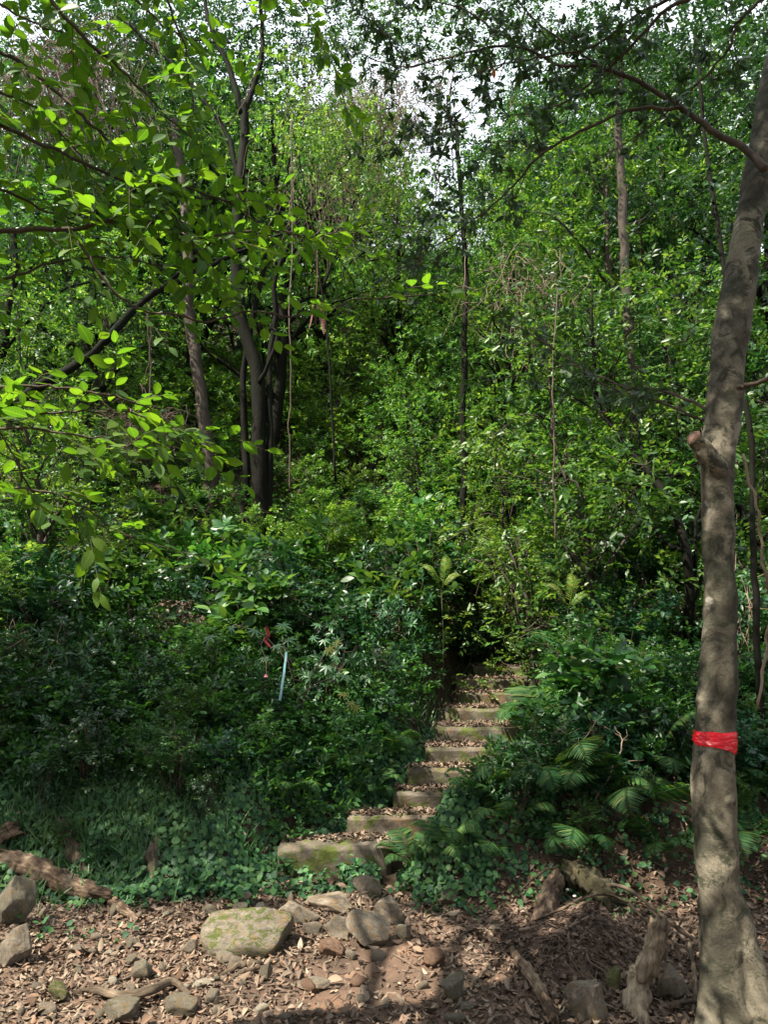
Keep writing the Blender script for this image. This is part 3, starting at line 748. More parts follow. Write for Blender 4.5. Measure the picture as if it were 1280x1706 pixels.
def fern(px, py, sc, nf, label, seed, fr=FR, upright=.0, Y=None, group='green ferns among the undergrowth'):
    rng = random.Random(seed)
    g = G(px, py)
    root = thing('fern', label, 'fern', (g.x, g.y, g.z), (0, 0, rng.uniform(0, 6.28)), sc * (1.05 if px > 850 else .85), group)
    a0 = rng.uniform(0, 6)
    for k in range(nf):
        a = a0 + k * 2.39996
        obj('frond', rng.choice(fr), root, (0, 0, 0), (rng.uniform(-.25, .45) + upright, rng.uniform(-.45, .45), a), rng.uniform(.55, 1.15))
FERNS = [
    (690, 1445, .75, 7, 'bright low fern beside the right end of the bottom step'), (745, 1425, .7, 7, 'low fern on the bank right of the second step'),
    (800, 1330, .8, 6, 'fern with a fan of fronds by the third step'), (850, 1380, .9, 7, 'dark drooping fern right of the third step'),
    (880, 1310, 1.0, 7, 'spreading fern midway up the right of the steps'), (905, 1215, 1.1, 6, 'fern leaning over the right of the sixth step'),
    (930, 1260, 1.25, 8, 'large broad-fronded fern, biggest on the right bank'), (935, 1130, 1.2, 7, 'arching fern at the top right of the steps'),
    (985, 1330, 1.1, 8, 'dark fern right of the largest broad fern'), (1060, 1350, 1.1, 7, 'fern in deep shade left of the ribboned tree'),
    (1090, 1290, 1.2, 7, 'shaded fern whose fronds reach the red ribboned trunk'), (1010, 1230, 1.2, 7, 'fern behind the dark fern on the right bank'),
    (1250, 1330, 1.1, 7, 'fern at the right edge behind the ribboned trunk'), (1265, 1420, .9, 6, 'low fern at the right edge near the tree foot'),
    (620, 1330, .8, 7, 'fern on the left bank beside the third step'), (640, 1270, .9, 7, 'upright fern left of the fourth step'),
    (560, 1290, .8, 6, 'fern in shade below the lobed-leaf sapling'), (470, 1330, .8, 6, 'pale-tipped fern in the creeper left of the steps'),
    (840, 1290, .7, 5, 'small fern overhanging the fourth step'), (955, 1420, .8, 7, 'fern above the two rotting logs'),
    (820, 1440, .7, 6, 'small fern low on the right bank'), (1120, 1440, .8, 6, 'small fern just left of the ribboned tree foot'),
    (835, 1095, .8, 7, 'bright fern growing just above the top step'), (800, 1085, .8, 6, 'fern left of the one above the top step'),
    (700, 1160, .9, 6, 'fern in the thicket left of the upper steps')]
for k, (px, py, s, nf, lab) in enumerate(FERNS): fern(px, py, s, nf, lab, 300 + k)

# ------------------------------------------------------------------ logs, roots, stump
def wood(pts, radii, label, name, cat, mat='deadlog', n=26, bumpy=.16, seed=0, wob=.01, k=16, extra=None):
    rng = np.random.default_rng(seed); n = max(n, 24) if max(radii) > .025 else n
    pp = smooth_path([np.array(p) for p in pts], k, wob, rng)
    t = np.linspace(0, 1, len(pp)); r = np.interp(t, np.linspace(0, 1, len(radii)), radii)
    b = Buf(); tube(b, pp, r, n, bumpy, seed)
    V = b.v[0]; m = len(pp) * n; Vt = V[:m].reshape(len(pp), n, 3); c = pp[:, None]
    a = np.arange(n)[None] * 2 * math.pi / n; s_ = np.cumsum(np.r_[0, np.linalg.norm(np.diff(pp, axis=0), axis=1)])[:, None]
    prof = sum(rng.normal(0, .10 / (1 + .25 * q)) * np.sin(a * q + rng.uniform(0, 6) + s_ * rng.normal(0, 2.5)) for q in range(2, 12))
    g = prof + rng.normal(0, .02, (len(pp), n)) * (max(radii) > .02) - .15 * np.clip(np.sin(s_ * 9 + a * 2 + seed) - .75, 0, 1)
    Vt = c + (Vt - c) * (1 + g)[..., None]
    T = unit(np.gradient(pp, axis=0))
    if max(radii) > .02:   # splintered ends
        for e, sgn in ((-1, 1), (0, -1)):
            Vt[e] += T[e] * sgn * (rng.uniform(-.2, 1.3, (n, 1)) * r[e]) ; Vt[e] = c[e] + (Vt[e] - c[e]) * rng.uniform(.7, 1.05, (n, 1))
    V[:m] = Vt.reshape(-1, 3)
    if extra: extra(b, pp, r)
    o0 = pp[0]; me = b.mesh(name, M[mat], origin=o0)
    gr_ = np.zeros((len(me.vertices), 3)); gr_[:m] = np.stack([np.cos(a) * .05 + 0 * s_, np.sin(a) * .05 + 0 * s_, s_ * .16 + 0 * a], -1).reshape(-1, 3)
    at = me.attributes.new('grain', 'FLOAT_VECTOR', 'POINT'); at.data.foreach_set('vector', gr_.astype(np.float32).ravel())
    return obj(name, me, None, tuple(o0), label=label, category=cat)
def Gz(px, py, dz): g = G(px, py); return (g.x, g.y, g.z + dz)
wood([Gz(5, 1450, .07), Gz(60, 1478, .08), Gz(120, 1498, .07), Gz(182, 1512, .07)], [.075, .085, .07, .03], 'rotten fallen log, split along its length, at left', 'fallen_log', 'log', seed=1, n=22, bumpy=.22)
wood([Gz(172, 1500, .05), Gz(200, 1524, .03), Gz(232, 1538, .01)], [.03, .032, .008], 'grey broken slab of wood at the tip of the fallen log', 'broken_wood', 'wood', seed=2)
wood([Gz(-30, 1440, .16), Gz(18, 1425, .16)], [.06, .055], 'sawn log end poking in at the left edge', 'log', 'log', seed=3, n=18)
wood([Gz(105, 1380, .02), Gz(120, 1430, .03), Gz(150, 1475, .02)], [.05, .06, .03], 'earthy old root running down the bank above the log', 'root', 'root', 'rootwood', seed=4, n=14)
wood([Gz(262, 1405, .02), Gz(255, 1440, .05), Gz(258, 1472, .02)], [.03, .05, .03], 'short brown stub showing through the creeper', 'stub', 'stump', 'rootwood', seed=5, n=12)
wood([Gz(110, 1664, .008), Gz(150, 1660, .018), Gz(205, 1674, .025), Gz(250, 1668, .04), Gz(285, 1650, .03), Gz(322, 1664, .0)], [.008, .015, .022, .024, .02, .01], 'snaking pale root over the stones at lower left', 'root', 'root', 'rootwood', seed=6, n=10, k=8)
wood([Gz(360, 1632, .0), Gz(395, 1618, .02), Gz(430, 1612, .02), Gz(465, 1602, .0)], [.008, .018, .02, .012], 'exposed root in front of the mossy boulder, upper of two', 'root', 'root', 'rootwood', seed=7, n=10)
wood([Gz(378, 1640, .0), Gz(410, 1626, .02), Gz(440, 1618, .015)], [.008, .014, .008], 'thinner exposed root just below the other one', 'root', 'root', 'rootwood', seed=8, n=10)
def fork(b, pp, r):
    q = pp[int(len(pp) * .15)]
    tube(b, [q, q + np.array([-.05, -.05, -.02]), q + np.array([-.12, -.09, -.05])], [r[2] * .7, r[2] * .6, .01], 8, .2)
g0 = G(1065, 1690)
wood([(g0.x - .03, g0.y - .05, g0.z - .04), Gz(1068, 1660, .07), (P(1085, 1600, g0.y + .10)), (P(1098, 1540, g0.y + .16))], [.062, .055, .050, .046], 'broken grey post of dead wood leaning beside the pale rock', 'broken_post', 'dead wood', 'palewood', seed=9, n=20, bumpy=.2, extra=fork)
wood([Gz(955, 1472, .05), Gz(985, 1492, .07), Gz(1018, 1516, .05)], [.10, .095, .085], 'short thick mossy log at the bank foot', 'log', 'log', 'mosslog', seed=10, n=20)
wood([Gz(930, 1482, .05), Gz(915, 1520, .05), Gz(900, 1556, .02)], [.06, .07, .05], 'rotten reddish log left of the mossy log', 'log', 'log', seed=11, n=18, bumpy=.25)
wood([Gz(852, 1588, .02), Gz(872, 1620, .03), Gz(900, 1662, .03), Gz(925, 1712, .02)], [.018, .03, .03, .02], 'long strip of curled bark edging the leaf heap', 'bark_strip', 'bark', seed=12, n=12, bumpy=.3)
wood([Gz(985, 1500, .08), Gz(1040, 1520, .15), Gz(1110, 1560, .10), Gz(1165, 1590, .06)], [.012, .014, .012, .008], 'bare branch slanting down to the grey tree foot', 'fallen_branch', 'branch', 'rootwood', seed=13, n=8)
wood([Gz(868, 1500, .05), Gz(905, 1482, .10), Gz(930, 1470, .10)], [.006, .008, .005], 'thin stick lying over the reddish log', 'fallen_branch', 'branch', 'rootwood', seed=14, n=8)
wood([Gz(880, 1560, .06), Gz(940, 1548, .12), Gz(1000, 1522, .12), Gz(1050, 1532, .10)], [.005, .009, .009, .006], 'pale crooked stick across the leaf heap', 'fallen_branch', 'branch', 'deadlog', seed=15, n=8)
wood([Gz(1050, 1540, .12), Gz(1090, 1570, .09), Gz(1120, 1600, .06)], [.008, .008, .004], 'thin bent stick behind the broken post', 'fallen_branch', 'branch', 'rootwood', seed=16, n=8)
wood([Gz(1150, 1590, .06), Gz(1160, 1640, .03), Gz(1155, 1700, .02)], [.01, .011, .006], 'dark stick lying along the tree foot', 'fallen_branch', 'branch', 'rootwood', seed=17, n=8)
wood([Gz(1120, 1690, .03), Gz(1160, 1684, .03)], [.012, .010], 'short stick lying in front of the pale rock', 'fallen_branch', 'branch', 'rootwood', seed=18, n=8)
# heap of debris round the logs (stuff)
db = Buf(); dr = np.random.default_rng(31)
hc = G(960, 1590)
def heapz(x, y): return H(x, y) + .13 * np.exp(-(((x - hc.x) / .30) ** 2 + ((y - hc.y) / .38) ** 2)) + .10 * np.exp(-(((x - hc.x - .16) / .14) ** 2 + ((y - hc.y - .22) / .2) ** 2))
hx, hy = np.meshgrid(np.linspace(hc.x - .6, hc.x + .6, 60), np.linspace(hc.y - .75, hc.y + .75, 60))
hzv = heapz(hx, hy) - .012 + .02 * sn(hx, hy, 14, 1.); i2 = (np.arange(59)[:, None] * 60 + np.arange(59)[None]).ravel()
db.add(np.stack([hx, hy, hzv - .01 - .05 * (((hx - hc.x) / .6) ** 4 + ((hy - hc.y) / .75) ** 4)], -1).reshape(-1, 3), np.concatenate([np.stack([i2, i2 + 1, i2 + 61], -1), np.stack([i2, i2 + 61, i2 + 60], -1)]))
n = 2600; x = dr.normal(hc.x, .24, n); y = dr.normal(hc.y, .30, n)
a = dr.uniform(0, 6.28, n); L3 = np.stack([x, y, heapz(x, y) + dr.uniform(0, .02, n)], -1)
put(db, leaf_tpl(1, .03, 2, .2, .25, .5), L3, np.stack([np.cos(a), np.sin(a) - .4, dr.normal(-.1, .25, n)], -1), UP + dr.normal(0, .5, (n, 3)), dr.uniform(.06, .16, n))
n = 2200; x = dr.normal(hc.x, .26, n); y = dr.normal(hc.y, .32, n)
L3 = np.stack([x, y, heapz(x, y) + dr.uniform(0, .015, n)], -1); a = dr.uniform(0, 6.28, n)
put(db, lit[0], L3, np.stack([np.cos(a), np.sin(a), dr.normal(-.1, .3, n)], -1), UP + dr.normal(0, .5, (n, 3)), dr.uniform(.025, .055, n))
for k in range(26):
    a0 = dr.uniform(0, 6.28); q0 = np.array([hc.x + dr.normal(0, .16), hc.y + dr.normal(0, .2)]); st_p = []
    for j in range(5):
        q1 = q0 + np.array([math.cos(a0), math.sin(a0)]) * j * dr.uniform(.05, .09) + dr.normal(0, .012, 2); st_p.append((q1[0], q1[1], float(heapz(q1[0], q1[1])) + dr.uniform(.0, .03)))
    st_p = smooth_path(st_p, 4); tube(db, st_p, np.linspace(dr.uniform(.004, .011), .002, len(st_p)), 6, .15)
obj('leaf_debris', db.mesh('leaf_debris', solid('debris_brown', [(.03, .019, .014), (.065, .042, .03), (.11, .073, .053), (.18, .125, .09)], per=1, rough=.9, bump=0)), kind='stuff', label='heap of rotting leaves and needles between the logs', category='debris')
fg = np.array(Gz(955, 1500, .07)); ft = thing('fungus', 'cluster of small white caps between the two logs', 'fungus', tuple(fg))
for k in range(7):
    fb = Buf(); g = np.array(Gz(935 + 22 * (k % 3) + 4 * k, 1492 + (k // 3) * 12, .07)) - fg
    tube(fb, [g, g + (0, 0, .008), g + (0, 0, .014), g + (0, 0, .017)], [.003, .012, .011, .002], 10, .1); obj('cap', fb.mesh('cap', M['white']), ft)

# ------------------------------------------------------------------ the ribboned tree at right
HY = 3.72
hp = [(1216, 1790, 56), (1216, 1706, 48), (1208, 1640, 43), (1205, 1560, 41), (1199, 1480, 38), (1192, 1380, 38), (1189, 1290, 38.5), (1194, 1220, 35.5), (1197, 1120, 33), (1200, 1010, 30),
      (1197, 900, 29.5), (1195, 800, 30), (1199, 735, 32), (1206, 680, 33), (1214, 600, 32), (1224, 520, 31), (1238, 440, 28), (1253, 350, 26.5), (1269, 260, 25.5), (1286, 160, 24.5), (1307, 60, 23.5), (1336, -80, 22), (1376, -260, 22), (1405, -420, 18)]
hpts = np.array([P(a, b, HY + .0001 * (1706 - b)) for a, b, w in hp])
hr = np.array([w / FPX * (p_[1] * math.cos(PITCH) + (p_[2] - CAMH) * math.sin(PITCH)) * .89 for (a, b, w), p_ in zip(hp, hpts)])
base = hpts[0].copy(); base[2] = hz(base[0], base[1])
hero = thing('smooth_barked_tree', 'smooth grey-barked tree wrapped with a red band, at right', 'tree', tuple(base))
hb = Buf(); pp = smooth_path(hpts, 9); rr = np.interp(np.linspace(0, 1, len(pp)), np.linspace(0, 1, len(hr)), hr)
NS = 40; tube(hb, pp, rr, NS, .045, 2.)
# second flare of the root to the right
def hpath(pxs, off, k=8): return smooth_path([np.array(P(a, b, HY + off + dy)) for a, b, dy in pxs], k)
q = hpath([(1205, 1400, .03), (1228, 1520, .0), (1248, 1600, -.02), (1275, 1680, -.06), (1310, 1790, -.08)], 0)
tube(hb, q, np.interp(np.linspace(0, 1, len(q)), [0, .3, 1], [.02, .066, .075]), 24, .08, 1.)
q = hpath([(1196, 1520, .03), (1188, 1640, -.03), (1178, 1760, -.08)], 0); tube(hb, q, np.linspace(.03, .08, len(q)), 20, .08, 3.)
# cut branch stub
q = hpath([(1205, 840, .09), (1192, 785, .05), (1172, 748, .01), (1156, 730, -.01)], 0, 7); tube(hb, q, np.interp(np.linspace(0, 1, len(q)), [0, .35, .8, 1], [.05, .068, .046, .044]), 20, .10, 5.)
# knots
for (a, b, rx) in ((1214, 1080, .022), (1216, 925, .026), (1222, 755, .028), (1205, 1330, .02)):
    c = np.array(P(a, b, HY)); i = np.argmin(np.linalg.norm(pp - c, axis=1)); d = unit(np.array([c[0] - pp[i][0], -.9 * rr[i], 0])); s = pp[i] + d * rr[i] * .95
    tube(hb, [s - d * .02, s + d * .004, s + d * .010, s + d * .002], [rx * 1.6, rx, rx * .75, rx * .3], 14, .15, 1)
tm = bpy.data.objects.new('tmp', hb.mesh('hero_raw', M['hero'], origin=base)); COL.objects.link(tm)
md = tm.modifiers.new('r', 'REMESH'); md.mode = 'VOXEL'; md.voxel_size = .0085; md.use_smooth_shade = True
md = tm.modifiers.new('s', 'SMOOTH'); md.factor = .5; md.iterations = 9
dg = bpy.context.evaluated_depsgraph_get(); hm = bpy.data.meshes.new_from_object(tm.evaluated_get(dg)); bpy.data.objects.remove(tm)
nrm_ = np.empty(len(hm.vertices) * 3, np.float32); hm.vertices.foreach_get('normal', nrm_); nrm_ = nrm_.reshape(-1, 3)
co_ = np.empty(len(hm.vertices) * 3, np.float32); hm.vertices.foreach_get('co', co_); co_ = co_.reshape(-1, 3)
for k_ in range(len(co_)):
    q_ = Vector(co_[k_]); co_[k_] += nrm_[k_] * (mnoise.noise(q_ * 3.1) * .012 + mnoise.noise(Vector((q_.x * 9, q_.y * 9, q_.z * 14))) * .0045 + mnoise.noise(q_ * 34) * .0016)
hm.vertices.foreach_set('co', co_.ravel()); hm.update()
hm.materials.clear(); hm.materials.append(M['hero']); hm.polygons.foreach_set('use_smooth', np.full(len(hm.polygons), True))
obj('trunk', hm, hero)
sc_b = Buf(); q = hpath([(1160, 732, -.008), (1152, 727, -.018)], 0, 2)
tube(sc_b, q, [.040, .040, .030], 18, .10, 5.); obj('cut_stub', sc_b.mesh('cut_stub', solid('sawn_wood', [(.06, .035, .026), (.17, .10, .075), (.25, .16, .12)], 25, bump=.8, bscale=30), origin=base), hero, label='sawn pinkish face of the cut branch stub')
# red wrapping: follows the trunk, tilted lower edge, wrinkled
wb = Buf(); nsr = 64; rows = 9
zt = P(1195, 1219, HY).z; zb = P(1195, 1248, HY).z
rg = np.random.default_rng(4)
Vw = []
from mathutils.bvhtree import BVHTree
hbvh = BVHTree.FromPolygons([v.co[:] for v in hm.vertices], [p.vertices[:] for p in hm.polygons])
for k in range(rows):
    for j in range(nsr):
        a = j * 2 * math.pi / nsr
        dx, dy = math.cos(a), math.sin(a)
        zl = zb - .024 * dx + .006 * math.sin(a * 3)
        z = zt + .002 * math.sin(5 * a) + (zl - zt) * k / (rows - 1)
        i = np.interp(z, pp[:, 2], np.arange(len(pp))); cx = np.interp(i, np.arange(len(pp)), pp[:, 0]); cyy = np.interp(i, np.arange(len(pp)), pp[:, 1]); r = np.interp(i, np.arange(len(pp)), rr)
        hit = hbvh.ray_cast(Vector((cx + dx * .4 - base[0], cyy + dy * .4 - base[1], z - base[2])), Vector((-dx, -dy, 0)))
        r = (.4 - hit[3]) if hit[0] is not None else r
        r = r + .005 + .0012 * math.sin(a * 9 + k * 1.9) + .0011 * math.sin(a * 17 - k * 2.3) + .0014 * math.sin(k * 2.2 + 2 * a) + (-.002 if k in (0, rows - 1) else 0)
        Vw.append((cx + dx * r, cyy + dy * r, z))
i = np.arange(rows - 1)[:, None] * nsr; j = np.arange(nsr)[None]; kk = (j + 1) % nsr
wb.add(Vw, np.concatenate([np.stack([i + j, i + nsr + kk, i + kk], -1).reshape(-1, 3), np.stack([i + j, i + nsr + j, i + nsr + kk], -1).reshape(-1, 3)]))
obj('red_plastic_band', wb.mesh('red_band', M['red'], origin=(base[0], base[1], zt)), None, (base[0], base[1], zt), label='shiny red plastic band wrapped round the grey trunk', category='plastic band')

# its limbs: whorled leathery leaves
limb = Buf(); lf = Buf(); lf.keep = True; rng = np.random.default_rng(77)
def limbs(paths, lb_, sb_, lsize, tpl, rng, whorl, every=.12, nl=6, r0=.02, r1=.004, skip=.0, tl=(.08, .22), hang=.0, spread=62, njit=.3, third=True, sub=2, dens=1.):
    for pth in paths:
        opt = {}
        if isinstance(pth, dict): opt = pth; pth = opt['p']
        pts = smooth_path([np.array(P(a, b, y)) for a, b, y in pth], 8, opt.get('wob', .03), rng)
        L = np.sum(np.linalg.norm(np.diff(pts, axis=0), axis=1)); a, b = opt.get('r', (r0, r1))
        tube(sb_, pts, np.linspace(a, b, len(pts)), 8, .06, rng.uniform(0, 6))
        n = int(L / opt.get('every', every) * dens); 
        if n == 0: continue
        tt = np.linspace(opt.get('skip', skip), 1, n) + rng.normal(0, .01, n); tt = np.clip(tt, 0, 1)
        ix = tt * (len(pts) - 1); b0 = np.stack([np.interp(ix, np.arange(len(pts)), pts[:, k]) for k in range(3)], -1)
        tan = unit(np.stack([np.interp(ix, np.arange(len(pts)), np.gradient(pts[:, k])) for k in range(3)], -1))
        sg = np.where(np.arange(n) % 2, 1, -1)[:, None]
        sd = unit(np.cross(tan, UP)); upv = np.cross(sd, tan)
        ang = rng.normal(0, .6, (n, 1)); dirv = tan * .55 + sd * sg * np.cos(ang) * .8 + upv * np.sin(ang) * .6 + rng.normal(0, .2, (n, 3)) - UP * hang
        dirv[-1] = tan[-1]
        ln = rng.uniform(*opt.get('tl', tl), n)
        if whorl:
            O2, D2 = [], []
            for k in range(n):
                e = b0[k] + unit(dirv[k]) * ln[k]
                tube(sb_, smooth_path([b0[k], (b0[k] + e) / 2 + rng.normal(0, .01, 3), e], 3), np.linspace(.0035, .002, 7), 4, cap=False)
                O2.append(e); D2.append(dirv[k])
                for _ in range(sub):
                    s0 = b0[k] + (e - b0[k]) * rng.uniform(.3, .9); O2.append(s0); D2.append(dirv[k] + rng.normal(0, .7, 3))
            O2, D2 = np.array(O2), np.array(D2)
            twigs(lb_, tpl, O2, D2, rng.uniform(.03, .09, len(O2)), nl, lsize, rng, spread=spread, whorl=True, njit=njit, stembuf=sb_, sr=.0018)
        else:
            twigs(lb_, tpl, b0, dirv, ln, nl, lsize, rng, spread=spread, njit=njit, droop=.25, stembuf=sb_, sr=.0018)
HL = [
    dict(p=[(1275, 285, 3.7), (1250, 245, 3.75), (1210, 222, 3.8), (1165, 195, 3.85), (1130, 172, 3.9), (1060, 130, 4.0), (990, 108, 4.1), (930, 104, 4.2), (860, 76, 4.35), (760, 90, 4.5), (680, 110, 4.7), (600, 90, 4.9)], r=(.022, .004), skip=.3, every=.13),
    dict(p=[(1140, 178, 3.88), (1060, 184, 3.95), (990, 208, 4.05), (905, 248, 4.15), (855, 305, 4.25), (795, 358, 4.3), (730, 405, 4.4), (660, 460, 4.5)], r=(.012, .003), skip=.35, every=.17),
    dict(p=[(1250, -40, 3.6), (1180, -10, 3.6), (1110, 20, 3.7), (1050, 80, 3.8), (1000, 130, 3.9), (950, 170, 4.), (880, 190, 4.1)], r=(.014, .004), skip=.2, every=.14),
    dict(p=[(1180, -60, 3.6), (1120, -10, 3.7), (1060, 25, 3.8), (990, 75, 3.9), (930, 90, 4.0), (830, 105, 4.1), (760, 140, 4.3)], r=(.012, .003), skip=.2, every=.14),
    dict(p=[(1300, -20, 3.6), (1240, 25, 3.65), (1215, 70, 3.7), (1180, 120, 3.8), (1110, 190, 3.95), (1040, 240, 4.1)], r=(.012, .003), skip=.2, every=.13),
    dict(p=[(760, 90, 4.5), (745, 180, 4.45), (730, 260, 4.4), (725, 350, 4.4), (700, 440, 4.4)], r=(.005, .002), skip=.1, every=.11),
    dict(p=[(860, 76, 4.35), (790, 30, 4.5), (720, 0, 4.6), (640, -30, 4.7)], r=(.008, .003), every=.11),
    dict(p=[(1000, 110, 4.1), (900, 30, 4.2), (830, -30, 4.3)], r=(.008, .003), every=.11),
    dict(p=[(680, 110, 4.7), (640, 60, 4.7), (600, 10, 4.8), (540, -30, 4.9)], r=(.005, .002), every=.10),
    dict(p=[(860, 80, 4.3), (800, 150, 4.35), (760, 200, 4.3), (640, 240, 4.4)], r=(.005, .002), every=.12),
    dict(p=[(905, 248, 4.15), (830, 235, 4.2), (740, 250, 4.3), (660, 255, 4.4)], r=(.004, .002), every=.14),
    dict(p=[(1205, 690, 3.75), (1160, 668, 3.9), (1090, 642, 4.1), (1040, 640, 4.3), (960, 610, 4.5), (870, 625, 4.7)], r=(.010, .003), skip=.35, every=.2),
    dict(p=[(1200, 700, 3.8), (1150, 690, 3.95), (1070, 660, 4.1), (1010, 640, 4.3), (900, 560, 4.6), (850, 540, 4.8)], r=(.008, .003), skip=.35, every=.2),
    dict(p=[(1225, 650, 3.75), (1260, 640, 3.7), (1330, 610, 3.6)], r=(.014, .01), skip=.9, every=.5),
]
limbs(HL, lf, limb, .064, OBOVS, rng, True, nl=6, tl=(.06, .38), sub=3, dens=1.3)
obj('limb', limb.mesh('hero_limb', M['twig'], origin=base), hero)
obj('crown', lf.mesh('hero_crown', M['leather'], origin=base), hero)

# ------------------------------------------------------------------ broad-leaved boughs hanging in from the left
tl_base = (-3.4, 2.2, hz(-3.4, 2.2))
near = thing('overhanging_tree', 'broad-leaved tree whose thin boughs hang in from the upper left', 'tree', tl_base)
nb, nl_ = Buf(), Buf(); rng = np.random.default_rng(88)
tube(nb, smooth_path([np.array([-3.4, 2.2, -.2]), np.array([-3.3, 2.25, 1.6]), np.array([-3.0, 2.3, 3.2]), np.array([-2.8, 2.2, 5.]), np.array([-2.7, 1.9, 7.])], 6, .1, rng), np.linspace(.13, .05, 25), 14, .08)
for tgt in ((-60, 388), (-60, 180), (-60, 50), (40, -80), (250, -90), (-60, 650), (-60, 760)):
    e = np.array(P(tgt[0], tgt[1], 2.6)); s = np.array([-3.1, 2.28, min(4.6, e[2] - .3)])
    if np.linalg.norm(e - s) > .2: tube(nb, smooth_path([s, (s + e) / 2 + np.array([0, 0, .12]), e], 6, .04, rng), np.linspace(.03, .012, 13), 8)
NL = [
    dict(p=[(-60, 388, 2.6), (60, 388, 2.6), (130, 388, 2.6), (180, 376, 2.62), (250, 376, 2.65), (330, 395, 2.7), (420, 385, 2.8), (520, 392, 2.9), (620, 385, 3.0)], r=(.011, .0025), every=.11),
    dict(p=[(120, 388, 2.6), (150, 440, 2.6), (205, 498, 2.62), (280, 520, 2.65), (345, 530, 2.7), (410, 515, 2.75), (490, 528, 2.8), (570, 505, 2.9), (640, 495, 2.95), (720, 490, 3.05)], r=(.006, .0025), every=.30, skip=.1),
    dict(p=[(-60, 180, 2.5), (80, 240, 2.6), (180, 285, 2.65), (290, 310, 2.7), (380, 330, 2.8), (450, 350, 2.9)], r=(.009, .002), every=.085),
    dict(p=[(-60, 50, 2.6), (60, 130, 2.6), (150, 200, 2.6), (230, 270, 2.6), (290, 350, 2.6), (330, 420, 2.6)], r=(.009, .002), every=.085),
    dict(p=[(40, -80, 2.4), (120, 40, 2.45), (190, 110, 2.5), (260, 180, 2.55), (330, 240, 2.6)], r=(.009, .002), every=.09),
    dict(p=[(250, -90, 2.4), (285, 20, 2.45), (310, 110, 2.5), (330, 210, 2.55)], r=(.006, .002), every=.09, tl=(.08, .16)),
    dict(p=[(-60, 300, 2.6), (40, 330, 2.6), (120, 350, 2.6), (220, 340, 2.6)], r=(.007, .002), every=.09),
    dict(p=[(-60, 480, 2.7), (60, 450, 2.7), (160, 430, 2.7), (280, 450, 2.75), (350, 480, 2.8)], r=(.006, .002), every=.12),
    dict(p=[(-60, 650, 2.5), (80, 640, 2.55), (180, 655, 2.6), (260, 690, 2.65), (320, 730, 2.7)], r=(.006, .002), every=.085),
    dict(p=[(-60, 740, 2.5), (50, 715, 2.5), (150, 735, 2.55), (240, 765, 2.6)], r=(.006, .002), every=.085),
    dict(p=[(-60, 810, 2.5), (60, 815, 2.55), (150, 845, 2.6), (250, 905, 2.65)], r=(.005, .002), every=.09),
    dict(p=[(-60, 700, 2.6), (100, 690, 2.65), (210, 690, 2.7), (300, 715, 2.75)], r=(.005, .002), every=.1),
    dict(p=[(-60, 120, 2.7), (50, 180, 2.7), (120, 250, 2.75), (200, 330, 2.8)], r=(.006, .002), every=.09),
    dict(p=[(150, -80, 2.5), (240, 10, 2.6), (300, 60, 2.65), (390, 60, 2.7), (470, 20, 2.7)], r=(.006, .002), every=.16),
    dict(p=[(-60, -20, 2.6), (40, 30, 2.6), (110, 70, 2.65), (160, 130, 2.7)], r=(.006, .002), every=.09),
    dict(p=[(480, -60, 2.9), (520, 40, 2.9), (560, 110, 2.9), (580, 190, 2.9)], r=(.004, .002), every=.13, tl=(.05, .14)),
    dict(p=[(300, 310, 2.7), (380, 330, 2.75), (440, 370, 2.8), (540, 400, 2.85)], r=(.005, .002), every=.1),
]
oc = np.random.default_rng(91); C, Rr = [], []  # unseen crown above the view, added to shade the trunk and foreground
for k in range(145):
    x, y, z = (oc.uniform(-2.2, .6), oc.uniform(1.0, 2.8), oc.uniform(6.2, 8.5)) if k % 5 == 0 else (oc.uniform(-1.9, .5), oc.uniform(1.3, 2.9), oc.uniform(8., 10.5)) if k % 5 == 1 else (oc.uniform(-6.6, .2), oc.uniform(2.2, 5.2), oc.uniform(7., 9.6))
    C.append(np.array([x, y, z])); Rr.append(oc.uniform(.5, .95))
    if k % 4 == 0:
        s_ = np.array([-2.75, 2.1, oc.uniform(3.8, 6.6)]); tube(nb, smooth_path([s_, (s_ + C[-1]) / 2 + oc.normal(0, .15, 3), C[-1]], 5, .05, oc), np.linspace(.035, .01, 11), 6)
nl_ = crown_buf(oc, C, Rr, 26, .3, 7, .11, LOW, gaps=True)
nl2_ = Buf(); nl2_.keep = True
limbs(NL, nl2_, nb, .080, BIGS, rng, False, nl=7, tl=(.16, .38), hang=.05, spread=52, njit=.34, dens=1.65)
obj('bough', nb.mesh('bough', M['twig'], origin=tl_base), near)
obj('crown', nl_.mesh('shade_crown', M['mid'], origin=tl_base), near)
obj('hanging_sprays', nl2_.mesh('near_leaves', M['near'], origin=tl_base), near)

# ------------------------------------------------------------------ named mid-distance trunks
def special_tree(name, label, paths, bark, mat, centers, rads, seed, leafL=.10, per=40, tpl=LOW, n=12, nl=7, kind='alt'):
    rng = np.random.default_rng(seed)
    tb_ = Buf(); first = None
    for pth, (ra, rb) in paths:
        q0_ = pth[0]; g0_ = hz(q0_[0], q0_[1])
        if 0 < q0_[2] - g0_ < 1.8: pth = [Vector((q0_[0], q0_[1], g0_ - .25))] + list(pth)
        pts = smooth_path([np.array(p) for p in pth], 7, .05, rng)
        if first is None: first = pts[0].copy()
        tube(tb_, pts, np.linspace(ra, rb, len(pts)) * .72, n, .12, rng.uniform(0, 6))
    root = thing(name, label, 'tree', tuple(first))
    obj('trunk', tb_.mesh('trunk', M[bark], origin=first), root)
    if centers is not None and len(centers):
        lb_ = crown_buf(rng, centers, rads, per, leafL * nl * .33, nl, leafL, tpl, kind, gaps=True); obj('crown', lb_.mesh('crown', M[mat], origin=first), root)
    return root
